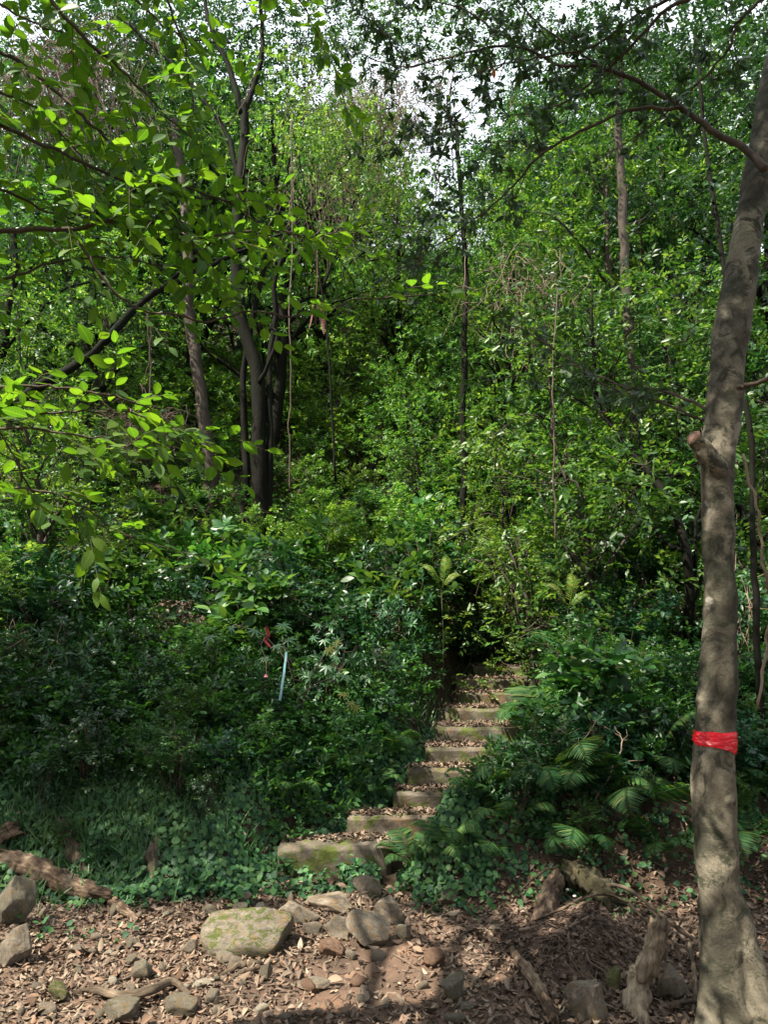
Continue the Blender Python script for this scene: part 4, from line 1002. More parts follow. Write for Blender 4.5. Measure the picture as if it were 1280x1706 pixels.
def cl(rng, lst):
    C, Rr = [], []
    for (px, py, Y, spread, n, r) in lst:
        c = np.array(P(px, py, Y))
        for _ in range(n): C.append(c + rng.normal(0, 1, 3) * np.array([spread, spread, spread * .6])); Rr.append(r * rng.uniform(.7, 1.2))
    return C, Rr
YT = 13.
FLECKS += [((.2, 12.5, 4.6), 1.2), ((.9, 14.5, 6), 1.2), ((-.6, 11, 3.8), .9), ((-1.6, 11.2, 8.), 1.2)]
rng = np.random.default_rng(50)
C, Rr = cl(rng, [(300, 120, 14, 1.4, 9, .9), (250, 20, 14, 1.4, 8, .9)])
special_tree('broken_top_tree', 'pale brown trunk leaning left of the dark clump of stems',
             [([P(352, 790, YT), P(345, 735, YT), P(330, 620, YT), P(315, 520, YT), P(312, 440, YT), P(305, 330, YT + .3), P(290, 200, YT + .6)], (.19, .11))], 'bark_brown', 'mid', C, Rr, 51)
C, Rr = cl(rng, [(400, 60, 12.5, 1.5, 18, .85), (470, 20, 13, 1.3, 8, .8), (340, -10, 12.5, 1.3, 12, .8), (450, -60, 13, 1.5, 10, .9), (300, 60, 12.5, 1., 6, .7)])
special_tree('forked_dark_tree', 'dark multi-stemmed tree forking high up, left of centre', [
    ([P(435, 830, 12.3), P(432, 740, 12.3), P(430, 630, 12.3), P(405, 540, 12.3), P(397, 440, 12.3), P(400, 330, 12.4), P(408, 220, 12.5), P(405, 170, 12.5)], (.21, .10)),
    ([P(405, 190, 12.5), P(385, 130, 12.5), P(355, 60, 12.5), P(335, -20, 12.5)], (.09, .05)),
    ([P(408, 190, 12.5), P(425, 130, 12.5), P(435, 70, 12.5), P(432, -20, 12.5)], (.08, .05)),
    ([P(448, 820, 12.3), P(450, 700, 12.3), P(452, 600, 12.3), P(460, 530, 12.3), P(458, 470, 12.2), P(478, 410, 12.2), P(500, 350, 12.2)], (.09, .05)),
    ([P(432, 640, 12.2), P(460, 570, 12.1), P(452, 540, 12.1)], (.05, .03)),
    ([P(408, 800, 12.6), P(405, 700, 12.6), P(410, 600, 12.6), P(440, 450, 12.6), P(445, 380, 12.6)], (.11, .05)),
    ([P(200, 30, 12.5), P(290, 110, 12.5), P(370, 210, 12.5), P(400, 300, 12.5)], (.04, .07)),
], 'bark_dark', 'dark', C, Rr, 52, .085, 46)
C, Rr = cl(rng, [(475, 210, 11, .55, 10, .5), (540, 260, 11.2, .6, 10, .5), (440, 290, 11, .45, 6, .45), (600, 210, 11.4, .5, 6, .45), (500, 350, 11.2, .5, 6, .4), (590, 330, 11.4, .5, 5, .4)])
special_tree('sunlit_tufted_tree', 'crown of yellow-green tufts coloured pale as if sunlit at upper centre left', [
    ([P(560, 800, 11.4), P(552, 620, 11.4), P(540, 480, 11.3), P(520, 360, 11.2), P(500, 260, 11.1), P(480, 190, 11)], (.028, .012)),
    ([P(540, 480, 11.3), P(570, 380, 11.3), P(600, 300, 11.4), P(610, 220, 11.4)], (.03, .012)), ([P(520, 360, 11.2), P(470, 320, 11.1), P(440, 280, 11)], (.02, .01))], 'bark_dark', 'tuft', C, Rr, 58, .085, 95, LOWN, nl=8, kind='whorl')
C, Rr = cl(rng, [(480, 280, 10, .7, 5, .5), (560, 330, 10, .5, 3, .5)])
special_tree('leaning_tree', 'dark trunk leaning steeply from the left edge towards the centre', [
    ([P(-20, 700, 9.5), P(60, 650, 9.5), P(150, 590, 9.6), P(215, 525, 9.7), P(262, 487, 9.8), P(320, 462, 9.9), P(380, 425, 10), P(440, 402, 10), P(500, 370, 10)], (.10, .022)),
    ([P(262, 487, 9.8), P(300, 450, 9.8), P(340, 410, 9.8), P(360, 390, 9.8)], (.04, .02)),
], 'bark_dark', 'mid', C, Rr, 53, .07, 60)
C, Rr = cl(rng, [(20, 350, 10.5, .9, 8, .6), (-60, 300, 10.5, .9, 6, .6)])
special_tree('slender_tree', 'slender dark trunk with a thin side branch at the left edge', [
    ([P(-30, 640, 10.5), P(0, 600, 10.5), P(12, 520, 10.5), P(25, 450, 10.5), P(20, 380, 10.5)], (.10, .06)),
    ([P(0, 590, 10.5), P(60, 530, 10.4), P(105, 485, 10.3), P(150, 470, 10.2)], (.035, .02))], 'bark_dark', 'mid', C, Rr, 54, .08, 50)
C, Rr = cl(rng, [(770, 440, 11.3, .55, 5, .5), (760, 330, 11.5, .8, 7, .6), (800, 250, 11.6, .6, 3, .5), (770, 560, 11.2, .35, 4, .3), (775, 680, 11.2, .25, 4, .22), (680, 20, 12, 1.5, 22, .7), (860, 30, 12, 1.3, 18, .7), (600, 20, 12, 1.1, 8, .6), (780, -60, 12, 1.6, 12, .8)])
special_tree('ivy_clad_tree', 'straight slim trunk wrapped in leaves, right of centre', [
    ([P(768, 900, 11.2), P(770, 800, 11.2), P(770, 680, 11.2), P(772, 560, 11.2), P(775, 450, 11.3), P(768, 330, 11.5), P(760, 200, 11.6)], (.085, .05))], 'bark_dark', 'mid', C, Rr, 55, .07, 60)
C, Rr = cl(rng, [(1060, 140, 10, 1.1, 12, .7), (980, 60, 10, 1., 8, .7), (1130, 60, 10, 1.1, 10, .7)])
special_tree('grey_trunk_tree', 'grey-brown trunk half hidden by leaves left of the ribboned tree', [
    ([P(1060, 780, 10), P(1056, 700, 10), P(1048, 560, 10), P(1044, 430, 10), P(1038, 300, 10), P(1032, 190, 10), P(1040, 60, 10)], (.12, .07))], 'bark_brown', 'dark', C, Rr, 56, .075, 60)
C, Rr = cl(rng, [(1180, 120, 7, .7, 8, .5), (1260, 100, 7, .7, 6, .5), (1180, 320, 7, .45, 5, .4)])
special_tree('thin_tree', 'thin dark stem rising behind the ribboned tree', [
    ([P(1260, 1100, 6.6), P(1252, 900, 6.7), P(1245, 700, 6.8), P(1205, 420, 6.9), P(1180, 250, 7), P(1160, 60, 7)], (.045, .025))], 'bark_dark', 'dark', C, Rr, 57, .07, 60)

# ------------------------------------------------------------------ generic trees
TREES = {}
def proto(key, *a, **k): TREES[key] = tree_meshes(*a, **k)
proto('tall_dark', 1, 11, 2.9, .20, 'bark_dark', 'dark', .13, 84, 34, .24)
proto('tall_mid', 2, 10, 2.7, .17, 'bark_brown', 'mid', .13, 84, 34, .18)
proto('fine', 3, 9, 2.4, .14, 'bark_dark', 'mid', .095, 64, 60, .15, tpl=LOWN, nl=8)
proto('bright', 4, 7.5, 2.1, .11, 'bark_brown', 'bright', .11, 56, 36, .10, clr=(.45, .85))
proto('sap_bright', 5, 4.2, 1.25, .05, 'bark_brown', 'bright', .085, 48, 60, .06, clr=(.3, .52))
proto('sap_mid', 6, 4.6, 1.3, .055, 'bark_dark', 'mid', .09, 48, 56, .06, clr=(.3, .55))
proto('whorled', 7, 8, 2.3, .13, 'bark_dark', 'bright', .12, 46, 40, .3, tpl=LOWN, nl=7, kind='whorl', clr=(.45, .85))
LBL = {'tall_dark': ('tall dark-leaved forest tree', 'tall_tree'), 'tall_mid': ('tall mid-green forest tree', 'tall_tree'), 'fine': ('fine-leaved feathery tree', 'fine_leaved_tree'),
       'bright': ('sunlit yellow-green tree', 'broadleaf_tree'), 'sap_bright': ('young tree with bright leaves', 'sapling'), 'sap_mid': ('young tree with mid-green leaves', 'sapling'), 'whorled': ('tree with bright tufted leaf tips', 'tufted_tree')}
def tree(key, x, y, rot, s, where, group=None):
    root = thing(LBL[key][1], LBL[key][0] + ' ' + where, 'tree', (x, y, hz(x, y) - .05), (0, 0, rot), s, group)
    t, c = TREES[key]; obj('trunk', t, root); obj('crown', c, root); return root
def treeP(key, px, Y, s, where, rot=None):
    x = (px - 640) / FPX * Y * 1.0
    tree(key, x, Y, rot if rot is not None else (px * 1.7 + Y) % 6.28, s, where)
# unseen trees added to cast shade, just outside the view (to the left, behind and above the camera)
for k, (key, x, y, s) in enumerate([('tall_dark', -7.9, 3.9, .92), ('tall_mid', -9.2, 1.2, .9), ('tall_dark', -5.4, -2.4, .85), ('tall_mid', -8.8, 6.2, .75),
                                    ('tall_mid', -1.4, -3.9, .9), ('tall_dark', 3.6, -3.2, .9), ('tall_mid', -8.4, -3.2, 1.0), ('tall_dark', 6.8, 3.0, .9), ('tall_dark', .6, -7.2, 1.1), ('tall_mid', -3.6, -8.0, 1.1), ('tall_dark', 4.6, -7.4, 1.1), ('tall_mid', 6.9, -.6, 1.0)]):
    tree(key, x, y, k * 1.3, s, ['added for shade beside the path, out of view to the left', 'added for shade deep to the left of the path', 'added for shade behind the viewer, left of the path', 'added for shade farther left than the path trees', 'added for shade behind the viewer over the path', 'added for shade behind the viewer, right of the path', 'added for shade behind the viewer at far left', 'added for shade right of the ribboned tree', 'added for shade far behind the viewer in the middle', 'added for shade far behind the viewer at left', 'added for shade far behind the viewer at right', 'added for shade beside the viewer, out to the right'][k])
TL = [('tall_dark', 110, 15, 1.1, 'behind the overhanging boughs at upper left'), ('tall_dark', 300, 18, 1.15, 'filling the top between the forked dark tree and the boughs'), ('tall_dark', 600, 23, .95, 'standing tall behind the dry vines'), ('whorled', 660, 18, .9, 'behind the dry vines at top centre'), ('whorled', 440, 14.5, 1.2, 'in full sun right of the forked dark tree'), ('sap_bright', 620, 15, .7, 'in sun in the middle of the slope'),
  # key, px, depth, scale, where
    ('bright', 130, 13.5, .75, 'behind the leaning dark trunk at left'), ('sap_bright', 60, 10.5, 1.1, 'beyond the slender trunk, left edge'), ('sap_bright', 230, 16, .8, 'between the leaning trunk and the pale trunk'),
    ('sap_bright', 560, 16, .9, 'just right of the dark multi-stemmed clump'), ('sap_bright', 500, 18.5, .9, 'beyond the dark multi-stemmed clump'), ('whorled', 520, 17, 1.05, 'lit at top centre left'),  # central saplings take bright leaves in place of sunlight
    ('whorled', 600, 20, 1.05, 'at the hill brow under the sky gap'), ('fine', 690, 22, .5, 'below the sky gap at centre'), ('sap_bright', 705, 13, .6, 'left of the ivy-clad trunk'),
    ('bright', 880, 16, .95, 'right of the ivy-clad trunk'), ('sap_bright', 880, 9.2, .85, 'in front of the grey-brown trunk, with lit leaves'), ('sap_bright', 980, 8.6, 1.05, 'between the steps and the ribboned tree'),
    ('sap_mid', 1130, 8.2, 1.15, 'close behind the ribboned tree'), ('bright', 1090, 12.5, 1.05, 'beyond the grey-brown trunk'), ('tall_mid', 1190, 14, 1.0, 'at upper right behind the ribboned tree'),
    ('tall_dark', 1010, 17, 1.0, 'dark at upper right'), ('fine', 920, 21, .85, 'fading at the right of the sky gap'), ('fine', 60, 17, 1.15, 'far back at upper left'), ('tall_mid', 200, 19, 1.0, 'far back behind the sunlit tree at left'),
    ('tall_mid', 380, 21, 1.05, 'far back behind the dark clump'), ('tall_dark', 1330, 12, 1., 'at the very right edge, halfway up'),
    ('fine', 470, 24, 1.0, 'on the far ridge, left of the sky gap'), ('fine', 800, 26, .5, 'on the far ridge in the sky gap'), ('tall_mid', 1000, 25, 1.0, 'on the far ridge right of the sky gap'),
    ('tall_dark', 1180, 23, 1.05, 'on the far ridge at right'), ('fine', 150, 27, 1.15, 'on the far ridge at left'), ('tall_dark', 320, 29, 1.1, 'second on the far ridge at left'), ('tall_mid', 600, 30, .55, 'on the far ridge at centre'),
    ('sap_bright', 650, 19, 1.0, 'in the hollow at centre'), ('sap_mid', 800, 17, 1.1, 'right of centre beyond the ivy-clad trunk'), ('sap_bright', 960, 13, 1.2, 'left of the grey-brown trunk, higher up'),
    ('sap_mid', 1240, 9.5, 1.1, 'at the right edge on the slope'), ('bright', 730, 28, .5, 'pale on the far ridge at centre'), ('whorled', 860, 12, .7, 'low and tufted right of the ivy-clad trunk'),
    ('sap_mid', 20, 14, 1.2, 'mid-slope at the left edge'), ('bright', 1250, 18, 1.1, 'far up the slope at the right edge'), ('sap_bright', 1150, 10.5, 1.1, 'just behind the ribboned trunk, lit'),
]
for k, (key, px, Y, s, w) in enumerate(TL): treeP(key, px, Y, s, w)

# far wood on the brow (one mass)
fr_ = np.random.default_rng(71); C, Rr = [], []
for k in range(420):
    y = fr_.uniform(29, 44); x = fr_.uniform(-.66, .66) * y
    px = 640 + x / y * FPX; gap = 590 < px < 870
    top = (2.2 if gap else 9) ; z = hz(x, y) + fr_.uniform(0, 1) * top
    C.append(np.array([x, y, z])); Rr.append(fr_.uniform(1.1, 1.9))
lbf = crown_buf(fr_, C, Rr, 17, .45, 7, .24, LOW)
obj('far_wood', lbf.mesh('far_wood', M['mid']), kind='stuff', label='distant wood closing off the top of the slope', category='wood')

# ------------------------------------------------------------------ shrubs of the slope
SH = {
    'broad': [shrub_mesh(10 + k, 1.0, 1.1, 7, .075, BROAD3, 'dark', side=9, tw=4, nl=6) for k in range(3)],
    'glossy': [shrub_mesh(20 + k, .9, 1.1, 7, .10, BROAD3, 'blue', side=7, tw=3, nl=6, spread=60) for k in range(2)],
    'fine': [shrub_mesh(30 + k, 1.2, 1.1, 8, .045, LOW, 'mid', side=11, tw=6, nl=9) for k in range(3)],
    'lit': [shrub_mesh(40 + k, 1.2, 1.2, 7, .07, LOW, 'bright', side=9, tw=5, nl=7) for k in range(2)],
    'narrow': [shrub_mesh(50 + k, 1.1, 1.2, 7, .10, LONG, 'dark', 'whorl', side=8, tw=2, nl=6, spread=70) for k in range(2)],
}
SH['large'] = [shrub_mesh(60 + k, 1.2, 1.3, 5, .17, BROAD, 'mid', side=6, tw=3, nl=5) for k in range(2)]
SH['withered'] = [shrub_mesh(70, .9, 1.1, 8, .07, lit[0], 'litter', side=6, tw=3, nl=3)]
SL = {'large': ('shrub with large drooping leaves', 'large_leaved_shrub'), 'withered': ('withered shrub with curled brown leaves', 'withered_shrub'), 'broad': ('dark broad-leaved shrub', 'broadleaf_shrub'), 'glossy': ('glossy cool-green shrub', 'glossy_shrub'), 'fine': ('small-leaved mid-green shrub', 'small_leaved_shrub'),
      'lit': ('bright yellow-green shrub', 'bright_shrub'), 'narrow': ('narrow-leaved shrub with leaves in whorls', 'narrow_leaved_shrub')}
sr_ = random.Random(12)
def shrub(kind, x, y, s, zone):
    lab, nm = SL[kind]; st_, fo = sr_.choice(SH[kind])
    root = thing(nm, lab + ' ' + zone, 'shrub', (x, y, hz(x, y) - .03), (sr_.uniform(-.1, .1), sr_.uniform(-.1, .1), sr_.uniform(0, 6.28)), s, SL[kind][0] + 's ' + zone)
    obj('stem', st_, root); obj('foliage', fo, root)
pts_ = []
def ok(x, y, d):
    for (a, b) in pts_:
        if (a - x) ** 2 + (b - y) ** 2 < d * d: return False
    return True
def zone(x, y):
    sx = float(np.interp(y, SY, SX))
    if y < 8.2: return 'close on the bank left of the steps' if x < sx else 'close on the bank right of the steps'
    if y < 10.8: return 'in the thicket left of the upper steps' if x < sx - .5 else ('in the thicket right of the upper steps' if x > sx + .5 else 'closing off the top of the steps')
    if y < 15: return 'on the middle slope'
    return 'high on the far slope'
cnt = 0
shrub('lit', 1.75, 10.75, .75, 'closing off the top of the steps'); shrub('fine', 1.35, 11.1, .8, 'closing off the top of the steps'); shrub('lit', 2.2, 11.2, .9, 'closing off the top of the steps')
rb = G(505, 1250); ry = rb.y - .5; rx = P(470, 1110, ry).x     # the ribbon hangs here: no shrub before it
for tries in range(9000):
    y = 6.05 + 17 * sr_.random() ** 1.35; hw = .56 * y + .9; x = sr_.uniform(-hw, hw)
    sx = float(np.interp(y, SY, SX))
    if y < SY[-1] + .5 and abs(x - sx) < .85: continue
    if y < 7.3 and abs(x - sx) < 1.15: continue
    if y < ry + .45 and abs(x - rx * y / ry) < .62: continue
    d = .50 + .045 * (y - 6)
    if y < 6.6 and sr_.random() < .5: continue
    if not ok(x, y, d): continue
    pts_.append((x, y)); cnt += 1
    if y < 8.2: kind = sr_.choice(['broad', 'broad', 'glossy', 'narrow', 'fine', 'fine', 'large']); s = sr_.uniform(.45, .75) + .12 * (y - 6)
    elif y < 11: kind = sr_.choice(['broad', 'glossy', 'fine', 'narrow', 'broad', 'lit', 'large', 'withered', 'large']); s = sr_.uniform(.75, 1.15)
    elif y < 15: kind = sr_.choice(['fine', 'lit', 'broad', 'lit', 'fine', 'large'] if abs(x) > 3.5 else ['lit', 'lit', 'fine', 'lit', 'large']); s = sr_.uniform(.8, 1.25)  # centre slope favours brighter leaf colour to stand in for sunlight
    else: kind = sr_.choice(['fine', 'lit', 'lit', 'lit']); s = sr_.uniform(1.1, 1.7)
    shrub(kind, x, y, s, zone(x, y))
    if cnt >= 300: break
bk = 0
for tries in range(900):
    y = sr_.uniform(5.75, 7.6); x = sr_.uniform(-3.6, 3.6); sx = float(np.interp(y, SY, SX))
    if abs(x - sx) < .70 or (y < 6.3 and -1.25 < x < .75): continue
    if not ok(x, y, .30): continue
    pts_.append((x, y)); bk += 1
    shrub(sr_.choice(['broad', 'glossy', 'narrow', 'narrow', 'fine']), x, y, sr_.uniform(.22, .42), 'low on the %s bank' % ('left' if x < sx else 'right'))
    if bk >= 60: break
print("SHRUBS", cnt, bk)

# low carpet of undergrowth on the whole slope (stuff)
ub = Buf(); ur = np.random.default_rng(61)
n = 26000; y = 6.2 + 24 * ur.uniform(0, 1, n) ** 1.4; x = ur.uniform(-1, 1, n) * (.58 * y + 1.)
sx = np.interp(y, SY, SX); k = ~((np.abs(x - sx) < .62) & (y < SY[-1] + .6)); x, y = x[k], y[k]; n = len(x)
O = np.stack([x, y, H(x, y) + ur.uniform(0, .22, n)], -1); D = np.stack([ur.normal(0, .6, n), ur.normal(-.1, .6, n), np.ones(n) * .8], -1)
twigs(ub, LOW, O, D, .16, 6, .075, ur, njit=.5)
n = 15000; y = ur.uniform(6.6, 13.5, n); x = ur.uniform(-1, 1, n) * (.58 * y + .6)
sx = np.interp(y, SY, SX); k = ~((np.abs(x - sx) < .66) & (y < SY[-1] + .6)); x, y = x[k], y[k]; n = len(x)
O = np.stack([x, y, H(x, y) + ur.uniform(.05, .45, n)], -1); D = np.stack([ur.normal(0, .7, n), ur.normal(-.2, .7, n), np.ones(n) * .6], -1)
twigs(ub, BROAD3, O, D, .17, 6, .07, ur, njit=.5)
obj('undergrowth', ub.mesh('undergrowth', M['mid']), kind='stuff', label='knee-high leafy undergrowth covering the slope', category='undergrowth')

# ------------------------------------------------------------------ lobed-leaf sapling, ribbons, vines
def lobed():
    v = [(0, 0, 0)]; f = []; angs = [-130, -85, -45, 0, 45, 85, 130]; lens = [.45, .75, .95, 1., .95, .75, .45]
    c = .25
    for k, (a, L) in enumerate(zip(angs, lens)):
        a = rad(a); b = len(v)
        for da, l in ((-.30, .34), (-.10, .7), (0, 1), (.10, .7), (.30, .34)):
            v.append((math.sin(a + da) * L * l, math.cos(a + da) * L * l + 0, -.12 * l * l))
        f += [(0, b + 4, b), (b, b + 3, b + 1), (b, b + 4, b + 3), (b + 1, b + 3, b + 2)]
    return np.array(v), np.array(f)
LOB = lobed(); rng = np.random.default_rng(15)
sb_, lb_, yb_ = Buf(), Buf(), Buf()
b0 = np.array(G(505, 1250)); Yl = b0[1] - .15
stems = [[b0, np.array(P(500, 1180, Yl)), np.array(P(480, 1100, Yl)), np.array(P(470, 1060, Yl))], [np.array(P(500, 1180, Yl)), np.array(P(525, 1120, Yl)), np.array(P(545, 1085, Yl - .1))], [np.array(P(498, 1160, Yl)), np.array(P(545, 1130, Yl - .1)), np.array(P(572, 1150, Yl - .15))],
         [np.array(P(485, 1110, Yl)), np.array(P(440, 1060, Yl)), np.array(P(390, 1040, Yl))]]
for s in stems: pth = smooth_path(s, 5, .01, rng); tube(sb_, pth, np.linspace(.007, .003, len(pth)), 6)
lp = [(480, 1065), (500, 1058), (520, 1062), (540, 1066), (460, 1075), (515, 1095), (560, 1095), (545, 1110), (535, 1138), (552, 1118), (500, 1080), (385, 1045), (400, 1080), (425, 1050), (350, 1060), (440, 1095), (530, 1040), (575, 1125), (470, 1040)]
n = len(lp); L3 = np.array([P(a, b, Yl - .1 + rng.uniform(-.15, .15)) for a, b in lp])
put(lb_, LOB, L3, np.stack([rng.normal(.4, .5, n), rng.normal(-.4, .3, n), rng.normal(-.35, .3, n)], -1), np.stack([rng.normal(0, .3, n), -.6 + rng.normal(0, .2, n), np.ones(n)], -1), rng.uniform(.07, .12, n))
lp2 = [(572, 1155), (585, 1170), (592, 1178), (548, 1080), (560, 1070)]; n = len(lp2); L4 = np.array([P(a, b, Yl - .2) for a, b in lp2])
put(yb_, LOB, L4, np.stack([rng.normal(.5, .2, n), rng.normal(-.3, .2, n), -np.ones(n) * .7], -1), np.stack([np.zeros(n) + .2, -np.ones(n), np.ones(n) * .4], -1), rng.uniform(.06, .09, n))
Yr = Yl - .35
for s in ([P(485, 1110, Yl), P(486, 1088, Yl - .2), P(477, 1083, Yr)], [P(440, 1060, Yl), P(446, 1046, Yl - .2), P(443, 1041, Yr)], [P(440, 1060, Yl), P(436, 1076, Yl - .2), P(443, 1098, Yr)]):
    pth = smooth_path([np.array(q_) for q_ in s], 5, .01, rng); tube(sb_, pth, np.linspace(.004, .002, len(pth)), 5)
r0 = thing('lobed_leaf_sapling', 'sapling with star-shaped lobed leaves, left of the steps', 'sapling', tuple(b0))
obj('stem', sb_.mesh('lstem', M['twig'], origin=b0), r0); obj('foliage', lb_.mesh('lfol', M['maple'], origin=b0), r0); obj('yellow_foliage', yb_.mesh('lyel', M['yellow'], origin=b0), r0, label='yellowing lobed leaves at the tip')
def strip(pts, w, name, label, mat, cat='ribbon', twist=0., seed=0):
    rng = np.random.default_rng(seed); p = smooth_path([np.array(q) for q in pts], 6, .003, rng); m = len(p); b = Buf()
    V = []
    for i, q in enumerate(p):
        a = twist * i / m; d = np.array([math.cos(a), math.sin(a), 0]) * (w[0] + (w[1] - w[0]) * i / m) / 2
        nrm = np.array([-math.sin(a), math.cos(a), 0]) * .0012
        V += [q - d - nrm, q + d - nrm, q + d + nrm, q - d + nrm]
    F = []
    for i in range(m - 1):
        for k in range(4):
            A, B2 = i * 4 + k, i * 4 + (k + 1) % 4; F += [(A, B2, B2 + 4), (A, B2 + 4, A + 4)]
    F += [(0, 2, 1), (0, 3, 2), (m * 4 - 4, m * 4 - 3, m * 4 - 2), (m * 4 - 4, m * 4 - 2, m * 4 - 1)]
    b.add(V, F); obj(name, b.mesh(name, M[mat], False, origin=p[0]), None, tuple(p[0]), label=label, category=cat)
Yr = Yl - .35
strip([P(477, 1086, Yr), P(474, 1115, Yr), P(470, 1142, Yr), P(466, 1167, Yr)], (.018, .022), 'hanging_ribbon', 'pale blue ribbon hanging straight down from the lobed-leaf sapling', 'cyan', twist=.5)
strip([P(443, 1044, Yr), P(448, 1058, Yr), P(442, 1066, Yr), P(450, 1078, Yr)], (.03, .034), 'hanging_ribbon', 'dark red ribbon scrap caught in the leaves above the pink flower', 'redcloth', twist=1.)
pf = Buf(); c = np.array(P(443, 1123, Yr)); k = 7
aa = np.arange(k) * 2 * math.pi / k
put(pf, leaf_tpl(1, .45, 3, .3, -.2), np.repeat(c[None], k, 0), np.stack([np.cos(aa) * .5, np.sin(aa) * .5, -np.ones(k)], -1), np.stack([np.cos(aa), np.sin(aa), np.zeros(k)], -1), np.full(k, .036))
tube(pf, [c + (0, 0, .115), c + (.003, 0, .02), c], [.0015, .002, .004], 6)
obj('hanging_flower', pf.mesh('flower', M['pink'], origin=c), None, tuple(c), label='small pink flower drooping left of the pale blue ribbon', category='flower')
# hanging dead leaf sheath
db2 = Buf(); rg = np.random.default_rng(3)
c = np.array(P(526, 500, 6.5))
put(db2, leaf_tpl(1, .13, 6, .5, .1), np.repeat(c[None], 5, 0) + rg.normal(0, .015, (5, 3)), np.array([[.06, 0, -1], [-.08, .05, -1], [0, -.08, -1], [.1, .05, -1], [-.02, .1, -1]]), rg.normal(0, 1, (5, 3)), rg.uniform(.24, .36, 5))
tube(db2, smooth_path([c + (0, .0, .55), c + (.01, 0, .25), c], 4), np.full(9, .004), 5)
obj('dead_leaf_sheath', db2.mesh('sheath', M['rust'], origin=c), None, tuple(c), label='reddish-brown dead leaf sheath dangling at centre', category='dead leaf')
ob = Buf(); c = np.array(P(822, 112, 4.2)); put(ob, OBOV, c[None], np.array([[.1, .1, -1.]]), np.array([[.1, -1., .2]]), [.075])
obj('orange_leaf', ob.mesh('oleaf', M['orange'], origin=c), None, tuple(c), label='single orange dying leaf hanging high right of centre', category='leaf')
# vines
def vine(pts, r, label, seed, mat='twig'):
    rng = np.random.default_rng(seed); p = smooth_path([np.array(q) for q in pts], 8, .05, rng); b = Buf(); tube(b, p, np.full(len(p), r), 6, .1, seed)
    obj('vine', b.mesh('vine', M[mat], origin=p[0]), None, tuple(p[0]), label=label, category='vine')
vine([P(483, 820, 9), P(486, 720, 9), P(488, 620, 9), P(486, 520, 9), P(490, 400, 9.2), P(485, 200, 9.5)], .009, 'long straight vine hanging right of the dark clump', 1)
vine([P(250, 670, 10), P(252, 600, 10), P(246, 540, 10), P(256, 470, 10), P(250, 400, 10)], .013, 'twisting brown vine between the leaning and the pale trunk', 2)
vine([P(236, 660, 10.1), P(243, 600, 10.1), P(250, 560, 10.1), P(240, 480, 10.1)], .008, 'thinner vine twisting round the brown vine', 3)
vine([P(1240, 760, 5), P(1256, 860, 5), P(1262, 950, 5), P(1270, 1060, 5), P(1262, 1180, 5)], .010, 'brown vine hanging right of the ribboned trunk', 4, 'deadwood')
vine([P(926, 900, 7), P(922, 760, 7.2), P(925, 620, 7.4), P(930, 480, 7.6)], .008, 'dark thin vine left of the grey-brown trunk', 5)
def tangle(px, py, Y, w, h, n, label, seed):
    rng = np.random.default_rng(seed); c = np.array(P(px, py, Y)); b = Buf()
    for k in range(n):
        s0 = c + rng.normal(0, 1, 3) * np.array([w, w * .5, h * .4]) * .5
        e = s0 + np.array([rng.normal(0, .35), rng.normal(0, .25), -rng.uniform(.3, 1.2) * h])
        m_ = (s0 + e) / 2 + rng.normal(0, .18, 3); p = smooth_path([s0 + rng.normal(0, .15, 3), s0, m_, e], 5, .08, rng); tube(b, p, np.linspace(.006, .003, len(p)), 4, cap=False)
    obj('dry_vine_tangle', b.mesh('tangle', M['drybrown'], origin=c), None, tuple(c), label=label, category='vine tangle')
tangle(640, 170, 11, 1.7, 1.0, 260, 'pale dry vine tangle draped in the crowns at top centre', 1)
tangle(110, 120, 9, 1.2, 1.3, 240, 'grey-brown dead vine tangle hanging at upper left', 2)
tangle(570, 300, 12, 1.2, 1.4, 120, 'thin dry vines hanging under the lit tufted tree', 3)
tangle(870, 470, 10, .9, 1.2, 70, 'loose dry vines right of the ivy-clad trunk', 4)
tangle(240, 700, 11, .7, .5, 90, 'reddish-brown heap of dry vines at the pale trunk foot', 5)
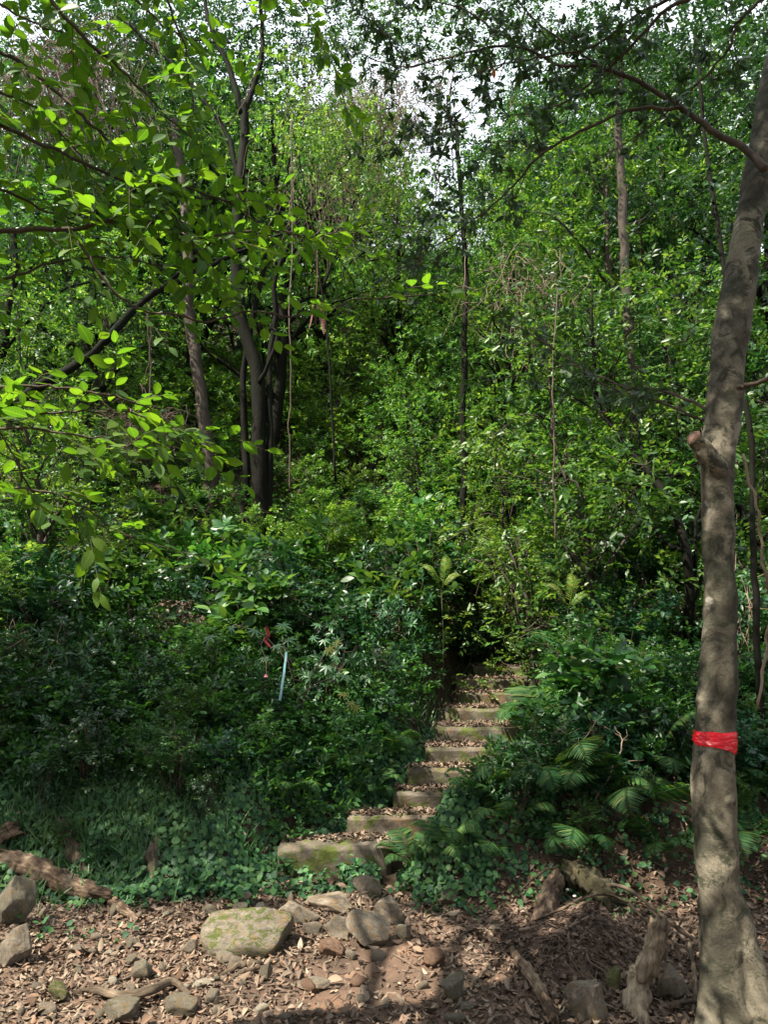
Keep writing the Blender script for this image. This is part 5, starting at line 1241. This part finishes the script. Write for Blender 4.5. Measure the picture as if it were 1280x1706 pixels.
# bare dead shoots standing in the thicket
def dead(px, py, h, lean, label, seed, n=4):
    rng = np.random.default_rng(seed); g = np.array(G(px, py)); b = Buf()
    for k in range(n):
        e = g + np.array([lean + rng.normal(0, .25) * h, rng.normal(0, .15) * h, h * rng.uniform(.6, 1)])
        p = smooth_path([g + rng.normal(0, .04, 3), (g + e) / 2 + rng.normal(0, .07, 3), e], 6, .03, rng); tube(b, p, np.linspace(.009, .003, len(p)), 5)
        for _ in range(4):
            q = p[rng.integers(4, len(p))]; e2 = q + rng.normal(0, .16, 3) * h; tube(b, [q, (q + e2) / 2 + rng.normal(0, .02, 3), e2], [.004, .003, .0015], 4)
    obj('dead_shrub', b.mesh('dead', M['deadwood'], origin=g), None, tuple(g), label=label, category='dead shrub', group=None)
for k, (px, py, h, ln, lab) in enumerate([(150, 1000, 1.3, .1, 'bare pale dead shoots in the thicket at left'), (290, 960, 1.4, .25, 'leaning pale dead stem above the lobed sapling'), (700, 960, .8, 0, 'tangle of dry stems above the upper steps'),
        (1040, 960, 1.2, .2, 'dead sunlit shoots left of the ribboned trunk'), (1110, 1010, 1.0, .1, 'pale dead twigs touching the ribboned trunk'), (1262, 1050, 1.6, 0, 'dense dead stems at the right edge'),
        (40, 1180, .9, 0, 'dead brown stump sprouts at the left edge'), (1240, 1150, 1.2, 0, 'second clump of dead stems at the right edge'), (1000, 1330, .7, -.1, 'dry sticks in the shade on the right bank'), (930, 1060, 1.0, .1, 'bare stems right of the top step')]):
    dead(px, py, h, ln, lab, 400 + k, 5)
# fern fronds with backlight put into their yellow leaf colour
for (px, py, Y, lab, s) in ((735, 960, 8.6, 'single fern coloured yellow-green as if backlit above the upper steps', 1.0), (945, 990, 7.2, 'fern coloured bright yellow as if backlit, right of the upper steps', .9)):
    c = P(px, py, Y); root = thing('yellow_fern', lab, 'fern', (c.x, Y, hz(c.x, Y)), (0, 0, 0), 1.)
    hh = c.z - hz(c.x, Y) - .15
    b = Buf(); tube(b, [(0, 0, 0), (.02, 0, max(.1, hh) * .6), (0, 0, max(.12, hh))], [.004, .003, .003], 5); obj('stalk', b.mesh('stalk', M['twig']), root)
    for k in range(3): obj('frond', FRY[k % 2], root, (0, 0, max(.1, hh)), (1.0 - .25 * k, [.25, -.5, .7][k], [.2, .9, -1.][k]), s * (.75 - .12 * k))
